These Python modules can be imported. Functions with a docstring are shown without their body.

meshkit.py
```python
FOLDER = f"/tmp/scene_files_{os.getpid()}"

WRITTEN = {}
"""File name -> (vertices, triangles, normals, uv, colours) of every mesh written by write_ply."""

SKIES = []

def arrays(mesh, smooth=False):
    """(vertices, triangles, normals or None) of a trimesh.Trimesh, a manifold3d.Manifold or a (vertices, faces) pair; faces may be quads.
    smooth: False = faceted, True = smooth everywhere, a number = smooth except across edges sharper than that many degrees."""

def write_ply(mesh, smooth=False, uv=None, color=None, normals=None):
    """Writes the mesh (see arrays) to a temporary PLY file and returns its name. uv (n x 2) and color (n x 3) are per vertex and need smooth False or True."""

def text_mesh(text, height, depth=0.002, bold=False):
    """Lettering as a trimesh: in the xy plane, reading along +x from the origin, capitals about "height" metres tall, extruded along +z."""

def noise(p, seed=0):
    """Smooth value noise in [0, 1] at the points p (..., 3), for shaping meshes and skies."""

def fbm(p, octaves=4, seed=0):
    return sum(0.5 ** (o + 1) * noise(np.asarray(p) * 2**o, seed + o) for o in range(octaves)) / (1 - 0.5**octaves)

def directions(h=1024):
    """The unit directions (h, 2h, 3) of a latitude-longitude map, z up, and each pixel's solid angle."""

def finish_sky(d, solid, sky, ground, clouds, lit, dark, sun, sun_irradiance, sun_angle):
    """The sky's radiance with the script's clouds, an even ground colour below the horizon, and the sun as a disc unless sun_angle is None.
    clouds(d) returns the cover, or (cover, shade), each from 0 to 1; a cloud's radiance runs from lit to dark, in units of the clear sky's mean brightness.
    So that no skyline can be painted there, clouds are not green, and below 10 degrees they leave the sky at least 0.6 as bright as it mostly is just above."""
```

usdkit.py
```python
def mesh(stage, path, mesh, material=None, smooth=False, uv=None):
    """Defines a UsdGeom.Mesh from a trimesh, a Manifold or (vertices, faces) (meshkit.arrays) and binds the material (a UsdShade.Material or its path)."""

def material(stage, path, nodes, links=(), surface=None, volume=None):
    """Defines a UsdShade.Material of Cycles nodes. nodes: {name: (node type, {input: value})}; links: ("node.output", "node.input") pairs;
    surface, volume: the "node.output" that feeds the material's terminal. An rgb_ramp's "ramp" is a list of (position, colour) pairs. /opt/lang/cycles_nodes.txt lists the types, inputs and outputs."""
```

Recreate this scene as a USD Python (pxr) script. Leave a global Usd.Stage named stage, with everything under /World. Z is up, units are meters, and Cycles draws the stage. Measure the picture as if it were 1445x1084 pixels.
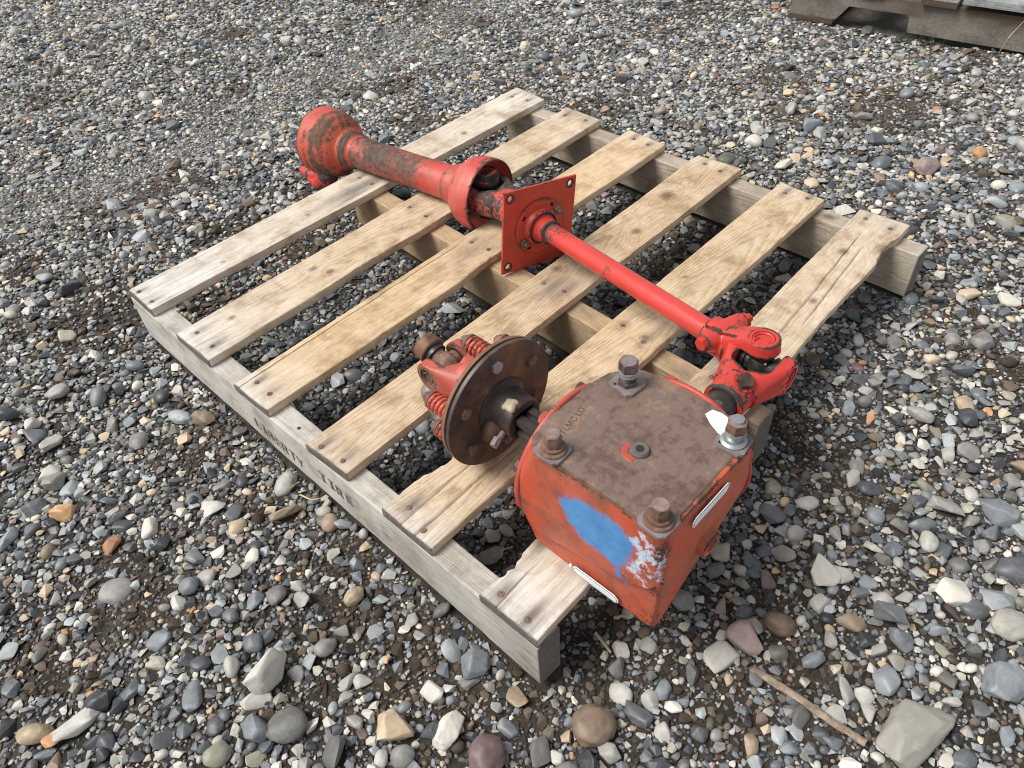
import math, numpy as np, trimesh, usdkit, meshkit
from pxr import Usd, UsdGeom, UsdLux, UsdShade, Gf, Sdf, Vt
from manifold3d import Manifold as MF, CrossSection as CS
from scipy.spatial import cKDTree
from shapely.geometry import Polygon, Point, LineString
import shapely

stage = Usd.Stage.CreateInMemory()
UsdGeom.Xform.Define(stage, '/World')
stage.SetDefaultPrim(stage.GetPrimAtPath('/World'))
LK = '/World/Looks/'
T = Sdf.ValueTypeNames
A = np.array

# ------------------------------------------------------------------ camera
EYE = A([-0.8012, -0.7849, 0.8935])
RT = A([0.6915, -0.7204, -0.0526]); RT /= np.linalg.norm(RT)
FW = A([0.4925, 0.5235, -0.6952]); FW -= RT * (FW @ RT); FW /= np.linalg.norm(FW)
UP = np.cross(RT, FW)
FPX = 1071.28                                   # focal length in photo pixels (photo 1445 wide)
cam = UsdGeom.Camera.Define(stage, '/World/camera')
m = np.eye(4); m[0, :3], m[1, :3], m[2, :3], m[3, :3] = RT, UP, -FW, EYE
cam.AddTransformOp().Set(Gf.Matrix4d(*m.ravel().tolist()))
cam.CreateHorizontalApertureAttr(36.0); cam.CreateVerticalApertureAttr(27.0)
cam.CreateFocalLengthAttr(36.0 * FPX / 1445)
cam.CreateFStopAttr(26.0); cam.CreateFocusDistanceAttr(1.12)
cam.CreateClippingRangeAttr(Gf.Vec2f(0.02, 500))
cam.CreateExposureAttr(1.36)

# ------------------------------------------------------------------ sky and sun (bright overcast)
SUN_AZ, SUN_EL = math.atan2(-0.80, 0.60), math.radians(54)
SUN = A([math.sin(SUN_AZ) * math.cos(SUN_EL), math.cos(SUN_AZ) * math.cos(SUN_EL), math.sin(SUN_EL)])
skymat = usdkit.material(stage, LK + 'sky_look', {
    'sky': ('sky_texture', {'sky_type': 'single_scattering', 'sun_disc': False, 'sun_elevation': SUN_EL, 'sun_rotation': SUN_AZ, 'aerosol_density': 2.0}),
    'g': ('hsv', {'saturation': 0.22, 'value': 1.0}),
    'tc': ('texture_coordinate', {}),
    'mp': ('mapping', {'scale': (1.2, 1.2, 2.6)}),
    'n': ('noise_texture', {'scale': 1.6, 'detail': 5.0, 'roughness': 0.55}),
    'r': ('rgb_ramp', {'ramp': [(0.3, (0.80, 0.82, 0.86)), (0.7, (1.18, 1.16, 1.13))]}),
    'm': ('mix', {'mix_type': 'multiply', 'fac': 1.0}),
    'b': ('background_shader', {'strength': 0.06})},
    [('tc.generated', 'mp.vector'), ('mp.vector', 'n.vector'), ('n.fac', 'r.fac'), ('sky.color', 'g.color'), ('g.color', 'm.color1'), ('r.color', 'm.color2'), ('m.color', 'b.color')], surface='b.background')
dome = UsdLux.DomeLight.Define(stage, '/World/sky')
UsdShade.MaterialBindingAPI.Apply(dome.GetPrim()).Bind(skymat)
dome.GetPrim().SetCustomDataByKey('kind', 'structure')
dome.GetPrim().SetCustomDataByKey('label', 'bright overcast daylight sky')
sun = UsdLux.DistantLight.Define(stage, '/World/sun')
zx = np.cross([0, 0, 1.0], SUN); zx /= np.linalg.norm(zx); zy = np.cross(SUN, zx)
m = np.eye(4); m[0, :3], m[1, :3], m[2, :3] = zx, zy, SUN
sun.AddTransformOp().Set(Gf.Matrix4d(*m.ravel().tolist()))
sun.CreateIntensityAttr(0.40); sun.CreateAngleAttr(30.0); sun.CreateColorAttr(Gf.Vec3f(1.0, 0.965, 0.91))
sun.GetPrim().CreateAttribute('inputs:normalize', T.Bool).Set(True)

# ------------------------------------------------------------------ helpers
def ray(x, y):
    return FW + RT * (x - 722.5) / FPX - UP * (y - 542) / FPX
def at(x, y, z=0.0):                            # the point of the plane at height z that stands at this place in the photograph
    d = ray(x, y); return EYE + d * ((z - EYE[2]) / d[2])
def on(x, y, axis, val):                        # same, on the plane axis = val
    d = ray(x, y); return EYE + d * ((val - EYE[axis]) / d[axis])
def depth(p): return float((A(p) - EYE) @ FW)

used = {}
def path_for(parent, name):
    k = (parent, name); n = used.get(k, 0); used[k] = n + 1
    return f'{parent}/{name}' + (f'_{n:03d}' if n else '')
def meta(prim, **kw):
    for k, v in kw.items():
        if v: prim.SetCustomDataByKey(k, v)
    return prim
def thing(name, label=None, category=None, group=None, kind=None, parent='/World'):
    x = UsdGeom.Xform.Define(stage, path_for(parent, name))
    meta(x.GetPrim(), label=label, category=category, group=group, kind=kind)
    return str(x.GetPath())
def tm(g):
    if isinstance(g, MF):
        q = g.to_mesh(); return trimesh.Trimesh(q.vert_properties[:, :3], q.tri_verts, process=False)
    if isinstance(g, tuple):
        v, f, _ = meshkit.arrays(g); return trimesh.Trimesh(v, f, process=False)
    return g
def convexity(g):
    """0..1 per vertex: how much the surface bulges there (edges and corners of a refined mesh)."""
    v, f = g.vertices, g.faces
    e = np.vstack([f[:, [0, 1]], f[:, [1, 2]], f[:, [2, 0]]]); e = np.vstack([e, e[:, ::-1]])
    s = np.zeros((len(v), 3)); c = np.zeros(len(v)); np.add.at(s, e[:, 0], v[e[:, 1]]); np.add.at(c, e[:, 0], 1)
    c = np.maximum(c, 1); d = v - s / c[:, None]
    w = (d * g.vertex_normals).sum(1) / 0.0008
    w = np.clip(w, -1, 1)
    for _ in range(2):
        s = np.zeros(len(v)); np.add.at(s, e[:, 0], w[e[:, 1]]); w = 0.5 * w + 0.5 * s / c
    return w
def put(parent, name, g, mat, smooth=30, attrs=None, wear=False, wear_add=None, label=None, category=None, group=None, kind=None):
    g = tm(g); extra = {}
    if not len(g.faces): print("EMPTY", parent, name); return parent
    if wear: extra['wear'] = convexity(g) + (wear_add(g.vertices) if wear_add else 0)
    p = path_for(parent, name)
    v, f, n = meshkit.arrays(g, smooth)
    prim = usdkit.mesh(stage, p, g, mat, smooth=smooth)
    if attrs or extra:
        api = UsdGeom.PrimvarsAPI(prim)
        if extra:
            _, idx = cKDTree(g.vertices).query(v)
            for k, a in extra.items(): api.CreatePrimvar(k, T.FloatArray, 'vertex').Set(Vt.FloatArray.FromNumpy(np.asarray(a[idx], np.float32)))
        if attrs:
            for k, a in attrs(v).items(): api.CreatePrimvar(k, T.FloatArray, 'vertex').Set(Vt.FloatArray.FromNumpy(np.asarray(a, np.float32)))
    meta(prim.GetPrim(), label=label, category=category, group=group, kind=kind)
    return p
def frame(o, z, x=(1, 0, 0)):
    z = A(z, float); z /= np.linalg.norm(z); x = A(x, float); x = x - z * (x @ z); x /= np.linalg.norm(x)
    M = np.eye(4); M[:3, 0], M[:3, 1], M[:3, 2], M[:3, 3] = x, np.cross(z, x), z, o
    return M
def tf(g, M): return g.transform(M[:3, :4])
def cyl(p0, p1, r0, r1=None, n=32, rot=0):
    p0, p1 = A(p0, float), A(p1, float); d = p1 - p0; L = np.linalg.norm(d)
    x = (1, 0, 0) if abs(d[0]) < 0.9 * L else (0, 1, 0)
    g = MF.cylinder(L, r0, r0 if r1 is None else r1, n)
    if rot: g = g.rotate((0, 0, rot))
    return tf(g, frame(p0, d, x))
def box(a, b):
    a, b = A(a, float), A(b, float); lo, hi = np.minimum(a, b), np.maximum(a, b)
    return MF.cube((hi - lo).tolist()).translate(lo.tolist())
def ball(p, r, n=16): return MF.sphere(r, n).translate(list(map(float, p)))
def hull(*gs): return MF.batch_hull(list(gs))
def uni(*gs):
    o = gs[0]
    for g in gs[1:]: o = o + g
    return o
def lathe(profile, n=48):                       # profile: closed list of (r, z), axis z
    return MF.revolve(CS([profile]), n)
def cast(g, h=0.003, it=6):                     # refined and softened, like a casting
    q = tm(g.refine_to_length(h)); q = trimesh.Trimesh(q.vertices, q.faces, process=True)
    trimesh.smoothing.filter_taubin(q, lamb=0.5, nu=0.52, iterations=it)
    return q
def hexhead(p, d, r, h, rot=0):                 # hexagon bolt head with a chamfered top
    d = A(d, float) / np.linalg.norm(d); p = A(p, float)
    return cyl(p, p + d * h, r, n=6, rot=rot) ^ cyl(p - d * .001, p + d * h, r * 2.2, r * 0.88, n=32)
def rgb(*c): return tuple(((x / 255) / 12.92 if x < 10 else ((x / 255 + .055) / 1.055) ** 2.4) for x in c)
def sc(c, k): return tuple(x * k for x in c)

# ------------------------------------------------------------------ materials
def paint(name, red, red2, rust_bias=0.0, scale=1.0, rough=0.38, dirt=0.3, rust=((0.030, 0.022, 0.020), (0.085, 0.045, 0.030), (0.17, 0.085, 0.045)), extra=None, soft=.02, wk=.42):
    """weathered paint over rusty iron; rust_bias raises the share that has flaked off; edges (attribute wear) flake first"""
    nodes = {
        'geo': ('geometry', {}),
        'w': ('attribute', {'attribute': 'wear'}),
        'big': ('noise_texture', {'scale': 17 * scale, 'detail': 3.0, 'roughness': 0.55}),
        'fine': ('noise_texture', {'scale': 120 * scale, 'detail': 7.0, 'roughness': 0.68, 'distortion': 0.6}),
        'a1': ('math', {'math_type': 'multiply_add', 'value2': 0.55, 'value3': rust_bias}),
        'a2': ('math', {'math_type': 'multiply_add', 'value2': 0.60}),
        'a3': ('math', {'math_type': 'multiply_add', 'value2': wk}),
        'mask': ('map_range', {'from_min': 0.755 - soft, 'from_max': 0.755 + soft, 'clamp': True}),
        'rv': ('noise_texture', {'scale': 14.0, 'detail': 5.0, 'roughness': 0.6}),
        'rr': ('rgb_ramp', {'ramp': [(0.36, red2), (0.60, red)]}),
        'rn': ('noise_texture', {'scale': 75.0, 'detail': 6.0, 'roughness': 0.7}),
        'ru': ('rgb_ramp', {'ramp': [(0.3, rust[0]), (0.52, rust[1]), (0.75, rust[2])]}),
        'dn': ('noise_texture', {'scale': 34.0, 'detail': 6.0, 'roughness': 0.7}),
        'dm': ('map_range', {'from_min': 0.45, 'from_max': 0.74, 'to_max': dirt, 'clamp': True}),
        'dmix': ('mix', {'color2': (0.11, 0.065, 0.045)}),
        'col': ('mix', {}),
        'ro': ('map_range', {'from_min': 0.0, 'from_max': 1.0, 'to_min': rough, 'to_max': 0.82}),
        'hi': ('math', {'math_type': 'subtract', 'value1': 1.0}),
        'h2': ('math', {'math_type': 'multiply_add', 'value2': 0.35}),
        'bp': ('bump', {'strength': 0.55, 'distance': 0.0008}),
        'p': ('principled_bsdf', {})}
    links = [('geo.position', x + '.vector') for x in ('big', 'fine', 'rv', 'rn', 'dn')] + [
        ('big.fac', 'a1.value1'), ('fine.fac', 'a2.value1'), ('a1.value', 'a2.value3'), ('w.fac', 'a3.value1'), ('a2.value', 'a3.value3'), ('a3.value', 'mask.value'),
        ('rv.fac', 'rr.fac'), ('rn.fac', 'ru.fac'), ('dn.fac', 'dm.value'), ('dm.result', 'dmix.fac'), ('rr.color', 'dmix.color1'),
        ('ru.color', 'col.color2'), ('mask.result', 'col.fac'), ('mask.result', 'ro.value'), ('ro.result', 'p.roughness'),
        ('mask.result', 'hi.value2'), ('rn.fac', 'h2.value1'), ('hi.value', 'h2.value3'), ('h2.value', 'bp.height'), ('bp.normal', 'p.normal'), ('col.color', 'p.base_color')]
    top = 'dmix.color'
    if extra: top = extra(nodes, links, top)
    links.append((top, 'col.color1'))
    return usdkit.material(stage, LK + name, nodes, links, surface='p.BSDF')

def iron(name, ramp, scale=60.0, rough=(0.55, 0.85), bump=0.5, metallic=0.0, blotch=None):
    nodes = {
        'geo': ('geometry', {}),
        'n1': ('noise_texture', {'scale': scale, 'detail': 7.0, 'roughness': 0.7}),
        'n2': ('noise_texture', {'scale': scale * 0.22, 'detail': 4.0, 'roughness': 0.6}),
        's': ('math', {'math_type': 'multiply_add', 'value2': 0.5, 'value3': 0.0}),
        's2': ('math', {'math_type': 'multiply_add', 'value2': 0.5}),
        'r': ('rgb_ramp', {'ramp': ramp}),
        'ro': ('map_range', {'from_min': 0.3, 'from_max': 0.7, 'to_min': rough[0], 'to_max': rough[1], 'clamp': True}),
        'n3': ('noise_texture', {'scale': scale * 6, 'detail': 3.0, 'roughness': 0.6}),
        'hs': ('math', {'math_type': 'add'}),
        'bp': ('bump', {'strength': bump, 'distance': 0.0007}),
        'p': ('principled_bsdf', {'metallic': metallic})}
    links = [('geo.position', 'n1.vector'), ('geo.position', 'n2.vector'), ('geo.position', 'n3.vector'), ('n1.fac', 's.value1'), ('n2.fac', 's2.value1'), ('s.value', 's2.value3'),
             ('s2.value', 'r.fac'), ('r.color', 'p.base_color'), ('n1.fac', 'ro.value'), ('ro.result', 'p.roughness'), ('n1.fac', 'hs.value1'), ('n3.fac', 'hs.value2'), ('hs.value', 'bp.height'), ('bp.normal', 'p.normal')]
    return usdkit.material(stage, LK + name, nodes, links, surface='p.BSDF')

def wood(name, pale, late, grey, greyness, off, ring=300.0, contrast=0.55, stain_col=(0.115, 0.10, 0.09)):
    """attributes: ring = growth-ring radius in metres, grey = weathering 0..1, stain = dark marks 0..1, knot = 0..1"""
    nodes = {
        'geo': ('geometry', {}), 'ring': ('attribute', {'attribute': 'ring'}), 'gr': ('attribute', {'attribute': 'grey'}), 'st': ('attribute', {'attribute': 'stain'}), 'kn': ('attribute', {'attribute': 'knot'}),
        'mp': ('mapping', {'location': off, 'scale': (9, 150, 150)}),
        'fib': ('noise_texture', {'scale': 1.0, 'detail': 6.0, 'roughness': 0.65}),
        'mp2': ('mapping', {'location': off, 'scale': (40, 700, 700)}),
        'fib2': ('noise_texture', {'scale': 1.0, 'detail': 4.0, 'roughness': 0.6}),
        'blo': ('noise_texture', {'scale': 17.0, 'detail': 7.0, 'roughness': 0.68}),
        'ph': ('math', {'math_type': 'multiply', 'value2': ring}),
        'fr': ('math', {'math_type': 'multiply_add', 'value2': 0.9}),
        'saw': ('math', {'math_type': 'fraction'}),
        'rr': ('rgb_ramp', {'ramp': [(0.0, (0, 0, 0)), (0.45, (0.12,) * 3), (0.80, (0.75,) * 3), (0.92, (1, 1, 1)), (1.0, (0, 0, 0))]}),
        'rc': ('math', {'math_type': 'multiply', 'value2': contrast}),
        'c1': ('mix', {'color1': pale, 'color2': late}),
        'fm': ('map_range', {'from_min': 0.3, 'from_max': 0.7, 'to_min': 0.66, 'to_max': 1.16, 'clamp': True}),
        'fc': ('combine_color', {}),
        'c2': ('mix', {'mix_type': 'multiply', 'fac': 1.0}),
        'bd': ('rgb_ramp', {'ramp': [(0.34, (0.66, 0.63, 0.60)), (0.50, (0.97, 0.96, 0.95)), (0.66, (1.10, 1.10, 1.10))]}), 'c3d': ('mix', {'mix_type': 'multiply', 'fac': 1.0}),
        'gm': ('math', {'math_type': 'multiply_add', 'value2': 0.9, 'value3': -0.45 + greyness}),
        'gs': ('math', {'math_type': 'add', 'use_clamp': True}),
        'gcol': ('rgb_ramp', {'ramp': [(0.3, sc(grey, 0.62)), (0.5, grey), (0.72, sc(grey, 1.22))]}),
        'c3': ('mix', {}),
        'kc': ('mix', {'color2': (0.115, 0.060, 0.034)}),
        'sn': ('math', {'math_type': 'multiply_add', 'value2': 0.9, 'value3': 0.55}),
        'sm': ('math', {'math_type': 'multiply', 'use_clamp': True}),
        'c4': ('mix', {'color2': stain_col}),
        'hs': ('math', {'math_type': 'add'}),
        'hk': ('math', {'math_type': 'multiply_add', 'value2': -0.45}),
        'bp': ('bump', {'strength': 0.8, 'distance': 0.0012}),
        'p': ('principled_bsdf', {'roughness': 0.78, 'specular_ior_level': 0.3})}
    links = [('geo.position', 'mp.vector'), ('mp.vector', 'fib.vector'), ('geo.position', 'mp2.vector'), ('mp2.vector', 'fib2.vector'), ('geo.position', 'blo.vector'),
             ('ring.fac', 'ph.value1'), ('fib.fac', 'fr.value1'), ('ph.value', 'fr.value3'), ('fr.value', 'saw.value1'), ('saw.value', 'rr.fac'), ('rr.color', 'rc.value1'), ('rc.value', 'c1.fac'),
             ('fib2.fac', 'fm.value'), ('fm.result', 'fc.r'), ('fm.result', 'fc.g'), ('fm.result', 'fc.b'), ('c1.color', 'c2.color1'), ('fc.color', 'c2.color2'),
             ('blo.fac', 'gm.value1'), ('gm.value', 'gs.value1'), ('gr.fac', 'gs.value2'), ('gs.value', 'c3.fac'), ('fib.fac', 'gcol.fac'), ('c2.color', 'c3.color1'), ('gcol.color', 'c3.color2'),
             ('blo.fac', 'bd.fac'), ('c3.color', 'c3d.color1'), ('bd.color', 'c3d.color2'), ('kn.fac', 'kc.fac'), ('c3d.color', 'kc.color1'), ('fib.fac', 'sn.value1'), ('st.fac', 'sm.value1'), ('sn.value', 'sm.value2'), ('sm.value', 'c4.fac'), ('kc.color', 'c4.color1'),
             ('fib.fac', 'hs.value1'), ('fib2.fac', 'hs.value2'), ('rr.color', 'hk.value1'), ('hs.value', 'hk.value3'), ('hk.value', 'bp.height'), ('bp.normal', 'p.normal'), ('c4.color', 'p.base_color')]
    return usdkit.material(stage, LK + name, nodes, links, surface='p.BSDF')

def stone_mat(name, dark, mid, light, rough=0.6, scale=70.0, vein=0.0):
    nodes = {
        'geo': ('geometry', {}), 'oi': ('object_info', {}),
        'n': ('noise_texture', {'scale': scale, 'detail': 6.0, 'roughness': 0.65, 'distortion': 0.4}),
        'n2': ('noise_texture', {'scale': 620.0, 'detail': 3.0, 'roughness': 0.7}),
        's': ('math', {'math_type': 'multiply_add', 'value2': 0.62, 'value3': -0.31}),
        's2': ('math', {'math_type': 'multiply_add', 'value2': 0.55}),
        's3': ('math', {'math_type': 'add'}),
        'off': ('math', {'math_type': 'multiply_add', 'value2': 0.22, 'value3': -0.11}),
        'r': ('rgb_ramp', {'ramp': [(0.0, dark), (0.30, mid), (0.62, light), (1.0, sc(light, 1.25))]}),
        'bp': ('bump', {'strength': 0.5, 'distance': 0.0006}),
        'p': ('principled_bsdf', {'roughness': rough, 'specular_ior_level': 0.42})}
    links = [('geo.position', 'n.vector'), ('geo.position', 'n2.vector'), ('oi.random', 's.value1'), ('n.fac', 's2.value1'), ('s.value', 's2.value3'), ('n2.fac', 'off.value1'), ('s2.value', 's3.value1'), ('off.value', 's3.value2'),
             ('s3.value', 'r.fac'), ('r.color', 'p.base_color'), ('n2.fac', 'bp.height'), ('bp.normal', 'p.normal')]
    if vein:
        nodes['wv'] = ('noise_texture', {'scale': 26.0, 'detail': 2.0, 'distortion': 1.2})
        nodes['vm'] = ('rgb_ramp', {'ramp': [(0.485, (0, 0, 0)), (0.5, (1, 1, 1)), (0.515, (0, 0, 0))]})
        nodes['vf'] = ('math', {'math_type': 'multiply', 'value2': vein})
        nodes['vx'] = ('mix', {'color2': (0.42, 0.41, 0.37)})
        links = [l for l in links if l[1] != 'p.base_color'] + [('geo.position', 'wv.vector'), ('wv.fac', 'vm.fac'), ('vm.color', 'vf.value1'), ('vf.value', 'vx.fac'), ('r.color', 'vx.color1'), ('vx.color', 'p.base_color')]
    return usdkit.material(stage, LK + name, nodes, links, surface='p.BSDF')

def plain(name, col, rough=0.6, metallic=0.0, var=0.25, scale=90.0):
    return iron(name, [(0.3, sc(col, 1 - var)), (0.7, sc(col, 1 + var))], scale, (rough, min(1, rough + .1)), 0.25, metallic)

RED = (0.50, 0.042, 0.032); RED2 = (0.60, 0.085, 0.062)
M = {}
M['rod'] = paint('glossy_red_paint', RED, (0.56, 0.050, 0.040), rust_bias=0.030, scale=2.0, rough=0.30, dirt=0.12, rust=((0.03, 0.025, 0.025), (0.06, 0.05, 0.045), (0.10, 0.08, 0.07)))
M['plate'] = paint('plate_red_paint', (0.45, 0.036, 0.018), (0.50, 0.052, 0.028), rust_bias=-0.005, scale=1.6, rough=0.42, dirt=0.5)
M['yoke'] = paint('yoke_red_paint', RED, (0.52, 0.040, 0.030), rust_bias=0.088, wk=.58, scale=1.1, rough=0.35, dirt=0.30, rust=((0.018, 0.014, 0.014), (0.045, 0.034, 0.032), (0.10, 0.07, 0.055)))
M['yoke_rusty'] = paint('greasy_yoke_paint', (0.42, 0.045, 0.035), (0.46, 0.09, 0.065), rust_bias=0.175, scale=0.9, rough=0.45, dirt=0.6, rust=((0.018, 0.014, 0.013), (0.05, 0.036, 0.03), (0.15, 0.10, 0.07)))
M['shield'] = paint('worn_shield_paint', (0.46, 0.050, 0.036), (0.50, 0.095, 0.062), rust_bias=0.085, scale=0.75, rough=0.48, dirt=0.7, soft=.09, rust=((0.040, 0.028, 0.024), (0.090, 0.056, 0.042), (0.16, 0.105, 0.07)))
M['bell'] = paint('flaking_bell_paint', (0.52, 0.075, 0.045), (0.46, 0.085, 0.050), rust_bias=0.105, scale=0.9, rough=0.6, dirt=0.6, soft=.055, rust=((0.045, 0.028, 0.020), (0.10, 0.055, 0.032), (0.19, 0.11, 0.05)))
M['clutch_red'] = paint('clutch_red_paint', (0.46, 0.060, 0.042), (0.42, 0.085, 0.055), rust_bias=0.05, scale=1.0, rough=0.5, dirt=0.6)
M['spring'] = paint('spring_paint', (0.52, 0.070, 0.035), (0.50, 0.085, 0.050), rust_bias=0.135, scale=1.8, rough=0.45, dirt=0.5)
def with_blue(nodes, links, top):
    nodes.update({
        'bl': ('attribute', {'attribute': 'blue'}), 'wh': ('attribute', {'attribute': 'white'}),
        'bn': ('noise_texture', {'scale': 170.0, 'detail': 6.0, 'roughness': 0.72}), 'bn2': ('noise_texture', {'scale': 48.0, 'detail': 5.0, 'roughness': 0.7}),
        'ba': ('math', {'math_type': 'multiply_add', 'value2': 1.1}), 'bm': ('map_range', {'from_min': 0.92, 'from_max': 1.22, 'clamp': True}),
        'bc': ('rgb_ramp', {'ramp': [(0.3, (0.045, 0.17, 0.40)), (0.7, (0.085, 0.26, 0.52))]}), 'x1': ('mix', {}),
        'wa': ('math', {'math_type': 'multiply_add', 'value2': 1.3}), 'wm': ('map_range', {'from_min': 0.98, 'from_max': 1.06, 'clamp': True}),
        'wc': ('rgb_ramp', {'ramp': [(0.44, (0.32, 0.43, 0.60)), (0.66, (0.66, 0.64, 0.58))]}), 'x2': ('mix', {})})
    links.extend([('geo.position', 'bn.vector'), ('geo.position', 'bn2.vector'), ('bn.fac', 'ba.value1'), ('bl.fac', 'ba.value3'), ('ba.value', 'bm.value'), ('bn2.fac', 'bc.fac'),
                  ('bn2.fac', 'wa.value1'), ('wh.fac', 'wa.value3'), ('wa.value', 'wm.value'), ('bn.fac', 'wc.fac'), (top, 'x2.color1'), ('wc.color', 'x2.color2'), ('wm.result', 'x2.fac'),
                  ('x2.color', 'x1.color1'), ('bc.color', 'x1.color2'), ('bm.result', 'x1.fac')])
    return 'x1.color'
M['housing'] = paint('gearbox_paint', (0.46, 0.068, 0.028), (0.41, 0.105, 0.060), rust_bias=0.030, scale=1.3, rough=0.50, dirt=0.85, rust=((0.05, 0.022, 0.015), (0.11, 0.045, 0.028), (0.18, 0.08, 0.04)), extra=with_blue)
M['cover'] = paint('cover_paint', (0.45, 0.055, 0.035), (0.42, 0.080, 0.055), rust_bias=-0.02, scale=0.9, rough=0.5, dirt=0.6, wk=.12)
M['rust_top'] = iron('rusty_cast_top', [(0.36, (0.085, 0.048, 0.040)), (0.44, (0.120, 0.075, 0.060)), (0.50, (0.165, 0.108, 0.080)), (0.55, (0.150, 0.108, 0.098)), (0.60, (0.235, 0.140, 0.080)), (0.68, (0.21, 0.15, 0.12))], 85.0, (0.42, 0.75), 0.45)
M['rust_disc'] = iron('dark_rust', [(0.36, (0.022, 0.015, 0.012)), (0.45, (0.055, 0.033, 0.024)), (0.52, (0.095, 0.050, 0.029)), (0.60, (0.19, 0.085, 0.034))], 60.0, (0.42, 0.75), 0.4)
M['rust_edge'] = iron('tan_rust', [(0.3, (0.085, 0.045, 0.026)), (0.5, (0.165, 0.085, 0.045)), (0.72, (0.25, 0.145, 0.08))], 70.0, (0.6, 0.85), 0.4)
M['disc_rim'] = iron('worn_steel_rim', [(0.3, (0.06, 0.046, 0.044)), (0.6, (0.13, 0.11, 0.11)), (0.8, (0.17, 0.11, 0.08))], 60.0, (0.35, 0.6), 0.3, 0.5)
M['rust_bolt'] = iron('rusty_bolt', [(0.34, (0.065, 0.032, 0.022)), (0.5, (0.145, 0.078, 0.052)), (0.66, (0.27, 0.165, 0.125))], 160.0, (0.5, 0.75), 0.5)
M['bolt_top'] = iron('worn_bolt', [(0.3, (0.12, 0.075, 0.068)), (0.5, (0.22, 0.15, 0.135)), (0.7, (0.34, 0.26, 0.24))], 180.0, (0.40, 0.65), 0.35, 0.0)
M['dark_bolt'] = iron('dark_bolt', [(0.3, (0.04, 0.028, 0.026)), (0.5, (0.10, 0.065, 0.058)), (0.7, (0.19, 0.165, 0.18))], 160.0, (0.4, 0.65), 0.4, 0.3)
M['zinc'] = iron('zinc_plating', [(0.3, (0.22, 0.24, 0.24)), (0.6, (0.42, 0.44, 0.44)), (0.8, (0.40, 0.33, 0.22))], 120.0, (0.35, 0.55), 0.2, 0.6)
M['greasy'] = iron('greasy_iron', [(0.3, (0.012, 0.010, 0.010)), (0.55, (0.028, 0.022, 0.021)), (0.75, (0.07, 0.045, 0.035))], 90.0, (0.28, 0.6), 0.4)
M['shaft'] = iron('oiled_shaft', [(0.3, (0.030, 0.026, 0.025)), (0.55, (0.060, 0.052, 0.050)), (0.75, (0.12, 0.10, 0.09))], 80.0, (0.28, 0.5), 0.25, 0.4)
M['washer'] = iron('worn_plate', [(0.3, (0.13, 0.095, 0.09)), (0.5, (0.20, 0.165, 0.165)), (0.7, (0.30, 0.26, 0.27))], 90.0, (0.4, 0.65), 0.3, 0.25)
M['grease'] = plain('old_grease', (0.36, 0.30, 0.20), 0.45, 0, 0.5, 160)
M['paper'] = plain('white_paper', (0.80, 0.80, 0.79), 0.75, 0, 0.03)
M['label'] = plain('white_label', (0.82, 0.84, 0.83), 0.4, 0, 0.06, 200)
M['fine_print'] = plain('fine_print', (0.45, 0.46, 0.46), 0.6, 0, 0.2)
M['ink'] = plain('black_ink', (0.03, 0.03, 0.035), 0.6, 0, 0.2)
M['wood_ink'] = plain('stencil_ink', (0.16, 0.155, 0.142), 0.8, 0, 0.5, 300)
M['stamp'] = plain('stamped_mark', (0.075, 0.050, 0.040), 0.75, 0, 0.4, 300)
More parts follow.
